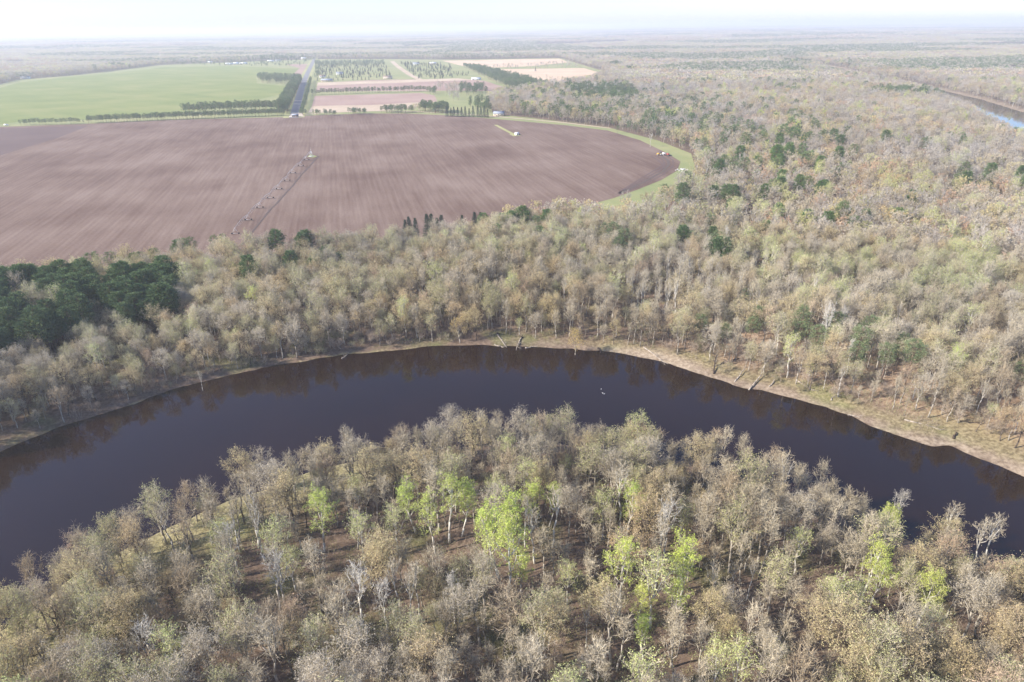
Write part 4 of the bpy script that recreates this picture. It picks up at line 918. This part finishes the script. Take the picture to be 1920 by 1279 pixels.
for a in [(430, 121.5, 26, 10, 4, white_paint, white_roof, 'leftmost long white barn behind the green field', 0.1, 'barn'), (443, 121, 22, 11, 5, white_paint, white_roof, 'middle long white barn behind the green field', .1, 'barn'),
          (457, 120.5, 26, 10, 4, white_paint, white_roof, 'rightmost of three long white barns behind the green field', .05, 'barn'), (394, 119, 18, 10, 5, tan_siding, white_roof, 'pale tan house with light roof behind the green field', .2, 'house'),
          (508, 116, 24, 10, 4, white_paint, white_roof, 'white barn among trees left of the country road', .1, 'barn'), (521, 115, 20, 10, 4, white_paint, grey_shingle, 'grey-roofed white house among trees left of the country road', .1, 'house'),
          (570, 112, 20, 14, 6, tan_siding, white_roof, 'house with bright pale roof beside the far end of road', .1, 'house'), (48, 148, 22, 12, 4, white_paint, blue_roof, 'low farmhouse with blue-grey roof at left of green field', .3, 'house'),
          (13, 150, 9, 9, 7, white_paint, white_roof, 'small tall white farm building near left edge', .2, 'house'), (613, 153, 26, 14, 4, tan_siding, blue_roof, 'wide blue-grey roofed house just right of the road', .05, 'house'),
          (637, 140, 18, 12, 5, white_paint, grey_shingle, 'white house hidden in the tree nursery', .1, 'house'), (727, 148, 20, 12, 5, tan_siding, brown_roof, 'brown-roofed house left of the diagonal road', -.2, 'house'),
          (893, 150, 22, 9, 3, white_paint, white_roof, 'low white building below the dark pine belt', -.1, 'barn'), (936, 217.5, 15, 11, 4, tan_siding, blue_roof, 'blue-grey roofed house half hidden at wood edge behind field', -.2, 'house'),
          (780, 121, 22, 12, 5, white_paint, grey_shingle, 'grey-roofed white house right of the diagonal road', .1, 'house'), (812, 121, 22, 12, 5, tan_siding, white_roof, 'pale-roofed tan house left of dry grass field', 0, 'house'),
          (605, 145.5, 15, 10, 4, white_paint, brown_roof, 'small brown-roofed house beside road and nursery', .1, 'house'), (962, 151, 0, 0, 0, None, None, '', 0, 'house')]:
    if a[2]: house(*a[:8], rz=a[8], name=a[9], wins=5 if a[2] > 16 else 3, chimney=a[9] == 'house')
house(1206, 70, 60, 20, 9, white_paint, white_roof, 'tiny far white barn near the horizon, right of centre', name='barn', wins=3); house(1492, 75, 55, 20, 9, white_paint, white_roof, 'tiny far white barn near the horizon, right part', name='barn', wins=3)
sx, sy = G(554, 219.2); t = thing('shed', 'low dark grey shed at road end beside ploughed field', 'shed', (sx, sy, LAND + .4), .05); g = Geo(); walls(g, 8.5, 5, 2.4, 3.6); part('wall', g, dark_metal, t); g = Geo(); gable(g, 8.5, 5, 2.4, 3.6); part('roof', g, blue_roof, t); g = Geo(); g.box((1.5, -2.53, 1.1), (2.6, .08, 2.1)); part('door', g, door_m, t)
vx, vy = G(12, 236); t = thing('parked_van', 'white van parked on track at left edge', 'van', (vx, vy, LAND + .2), .1)
g = Geo(); g.box((-.5, 0, 1.3), (4.2, 2.0, 1.7), taper=.94); g.box((2.2, 0, .95), (1.4, 1.95, 1.0), taper=.9); part('body', g, white_paint, t); g = Geo(); g.box((1.45, 0, 1.75), (.7, 1.7, .6), taper=.85); part('windscreen', g, glass, t)
for a, b in ((1.9, .95), (1.9, -.95), (-1.7, .95), (-1.7, -.95)): wheel(t, a, b, .36, .25)
for i, (a, b) in enumerate([(562.5, 213), (574.5, 172), (580.5, 146)]):
    x, y = G(a, b); t = thing('utility_pole', ['nearest wooden utility pole beside the country road', 'middle wooden utility pole beside the country road', 'farthest wooden utility pole beside the country road'][i], 'utility pole', (x, y, LAND + .1), .2, 'utility poles beside the road')
    g = Geo(); g.tube([[0, 0, -.5], [0, 0, 11]], [.2, .13], 7); part('pole', g, drift, t); g = Geo(); g.box((0, 0, 10.2), (2.4, .12, .14)); part('crossarm', g, drift, t)
    for k in (-1, 0, 1): g = Geo(); g.tube([[k, 0, 10.28], [k, 0, 10.5]], [.06, .04], 6); part('insulator', g, white_paint, t)
# fieldstones dumped on the grass at the field's right end
def stone(seed, r_):
    rr = np.random.default_rng(seed); bm_s = Geo(); n = 8; V = []
    for i in range(5):
        th = math.pi * i / 4
        for j in range(n): ph = 2 * math.pi * j / n; k = r_ * (1 + rr.normal() * .13) if 0 < i < 4 else r_; V.append((k * math.sin(th) * math.cos(ph), k * math.sin(th) * math.sin(ph) * .8, k * math.cos(th) * .62))
    F = [t for i in range(4) for j in range(n) for t in ((i * n + j, (i + 1) * n + j, (i + 1) * n + (j + 1) % n), (i * n + j, (i + 1) * n + (j + 1) % n, i * n + (j + 1) % n))]
    bm_s.add(V, F); return bm_s.mesh('boulder', [stone_m])
for i, (a, b, r_) in enumerate([(1267, 320, .8), (1270.5, 318.5, 1.0), (1274, 320.5, .9), (1277.5, 318, 1.3), (1280.5, 319.5, 1.5), (1283, 317.8, 1.1), (1286, 320, 1.0), (1289, 319, .8), (1279, 322, .7)]):
    x, y = G(a, b); o = bpy.data.objects.new('boulder', stone(i, r_)); COL.objects.link(o); o.location = (x, y, LAND + r_ * .35); o['category'] = 'boulder'; o['group'] = 'boulders heaped on the grass by the field'
    o['label'] = ('leftmost' if i == 0 else 'rightmost' if i == 7 else 'front lowest' if i == 8 else ordinal(i + 1) + ' from left') + ' grey boulder on grass right of the ploughed field'
# driftwood, fallen trees and stumps on the far bank
def snag(pa, pb, r_, mat, label, za=.5, zb=.5, branches=6, blen=2.2, seed=0, name='fallen_tree', roots=False):
    a = G(*pa, za); b = G(*pb, zb); ga = max(float(land([a[0]], [a[1]])[0]), 0) + r_ * .5; gb = max(float(land([b[0]], [b[1]])[0]), 0) + r_ * .5
    A = np.array([0, 0, 0.]); B = np.array([b[0] - a[0], b[1] - a[1], gb + zb - ga - za]); rr = np.random.default_rng(seed); n = 6
    t = thing(name, label, 'fallen tree' if name == 'fallen_tree' else 'stump', (a[0], a[1], ga + za * 0), 0, 'fallen trees and stumps on the far bank')
    s_ = np.linspace(0, 1, n)[:, None]; pts = A + (B - A) * s_ + rr.normal(size=(n, 3)) * .18 * [1, 1, .4]; g = Geo(); g.tube(pts, r_ * np.linspace(1.1, .45, n), 7); part('trunk', g, mat, t)
    if branches:
        g = Geo(); u = rr.uniform(.4, 1, branches)[:, None]; S = A + (B - A) * u; D = nrm(nrm(B - A) * .6 + rr.normal(size=(branches, 3)) * .7 + [0, 0, .5]); E = S + D * blen * rr.uniform(.5, 1.2, (branches, 1)); g.prisms(S, E, r_ * .33, r_ * .1, 4)
        i = np.repeat(np.arange(branches), 4); S2 = S[i] + (E[i] - S[i]) * rr.uniform(.3, 1, (len(i), 1)); g.prisms(S2, S2 + nrm(D[i] + rr.normal(size=(len(i), 3)) * .7) * blen * .4, r_ * .12, .02, 3); part('branches', g, mat, t)
    if roots:
        g = Geo(); D = nrm(rr.normal(size=(16, 3)) + [0, 0, .5] - nrm(B - A) * .3); g.prisms(np.repeat([A], 16, 0), A + D * 1.3 * rr.uniform(.6, 1.2, (16, 1)), r_ * .45, .03, 4); g.add(*((lambda m: (m[0], m[1]))(([(-.5, -.5, 0), (.5, -.5, 0), (0, .6, 0), (0, 0, .9)], [(0, 1, 3), (1, 2, 3), (2, 0, 3), (0, 2, 1)])))); part('roots', g, wet_wood, t)
W = wet_wood; Dw = drift
snag((978, 637), (968, 652), .32, Dw, 'pale fallen tree with dark root ball at top of river bend', seed=1, roots=True)
snag((933, 632), (950, 650), .28, Dw, 'dark-rooted fallen tree left of the pale one at river bend', seed=2, roots=True)
snag((925, 645), (945, 650), .25, Dw, 'pale driftwood log lying left along the shore of river bend', seed=3, branches=3)
snag((985, 651), (1005, 648), .22, Dw, 'short pale driftwood log at shore just right of bend top', seed=4, branches=3)
snag((1122, 652), (1128, 661), .35, W, 'short brown stump leaning over shore right of the river bend', seed=5, branches=4, blen=1.2, name='stump')
snag((1206, 655), (1252, 682), .3, Dw, 'long pale log lying down the bank beside the grass strip', seed=6, branches=5)
snag((1338, 702), (1342, 672), .32, W, 'dark broken snag standing upright on the right bank', zb=3.5, seed=7, branches=5, name='stump')
snag((1345, 690), (1385, 680), .3, W, 'dark fallen crown behind the upright snag', seed=8, branches=14, blen=3.5)
snag((1378, 716), (1395, 698), .26, Dw, 'first leaning pale log at water edge right of the snag', zb=1.6, seed=9, branches=3)
snag((1405, 729), (1432, 702), .28, Dw, 'longest leaning pale log reaching from water up the grass', zb=2.0, seed=10, branches=5)
snag((1442, 727), (1458, 712), .22, Dw, 'smaller leaning log beside the pinkish shrub', zb=1.4, seed=11, branches=6)
snag((1495, 722), (1525, 738), .24, Dw, 'grey log lying on leaf litter slope', seed=12, branches=6)
snag((1555, 752), (1575, 742), .22, Dw, 'pale branchy driftwood on the sandy bank', seed=13, branches=7)
snag((1693, 793), (1762, 811), .26, Dw, 'very long pale straight log along the right bank', seed=14, branches=2)
snag((1788, 824), (1791, 816), .34, W, 'dark pointed stump standing on sand by the water at right', zb=1.0, seed=15, branches=2, blen=.8, name='stump')
snag((1798, 800), (1840, 806), .22, W, 'dark fallen log under trees near right edge', seed=16, branches=6)
snag((640, 671), (652, 664), .24, Dw, 'small pale driftwood at left end of river bend shore', seed=17, branches=4)
snag((1590, 776), (1612, 782), .18, Dw, 'thin pale log at waterline of right bank', seed=18, branches=2)
# white waterbirds
def bird(label, px, py, rz):
    x, y = G(px, py, 0); g = Geo(); sp = np.array([[-.42, 0, .14], [-.34, 0, .12], [-.15, 0, .09], [.08, 0, .09], [.22, 0, .12], [.29, 0, .22], [.30, 0, .36], [.34, 0, .44], [.40, 0, .44], [.47, 0, .42]]); rs = [.02, .09, .17, .18, .12, .06, .045, .06, .05, .012]
    g.tube(sp, rs, 10); o = bpy.data.objects.new('waterbird', g.mesh('waterbird', [feather], True)); COL.objects.link(o); o.location = (x, y, .02); o.rotation_euler = (0, 0, rz); o.scale = (.6,) * 3
    o['label'] = label; o['category'] = 'bird'; o['group'] = 'white birds on the river'
bird('left of two white birds close together on the river', 1130, 737.4, 2.8); bird('right of two white birds close together on the river', 1132.8, 738.8, .3); bird('single white bird above the pair on the river', 1127.2, 730, 1.2)

# ------------------------------------------------------------------ haze
def haze_box():
    g = Geo(); lo_, hi_ = -4.0, 165.0; g.box((0, 20500, (lo_ + hi_) / 2), (90400, 47600 * 1.0 + 2000, hi_ - lo_))
    me = g.mesh('haze', []); m_, nt, out = new_mat('haze_air'); v = nd(nt, 'ShaderNodeVolumePrincipled')
    v.inputs['Color'].default_value = (.875, .918, 1, 1); v.inputs['Density'].default_value = HAZE_DENSITY; v.inputs['Anisotropy'].default_value = .15
    nt.links.new(v.outputs[0], out.inputs['Volume']); me.materials.append(m_)
    o = bpy.data.objects.new('haze', me); COL.objects.link(o); o['kind'] = 'stuff'; o['label'] = 'pale morning haze over the whole landscape'; return o
haze_box()
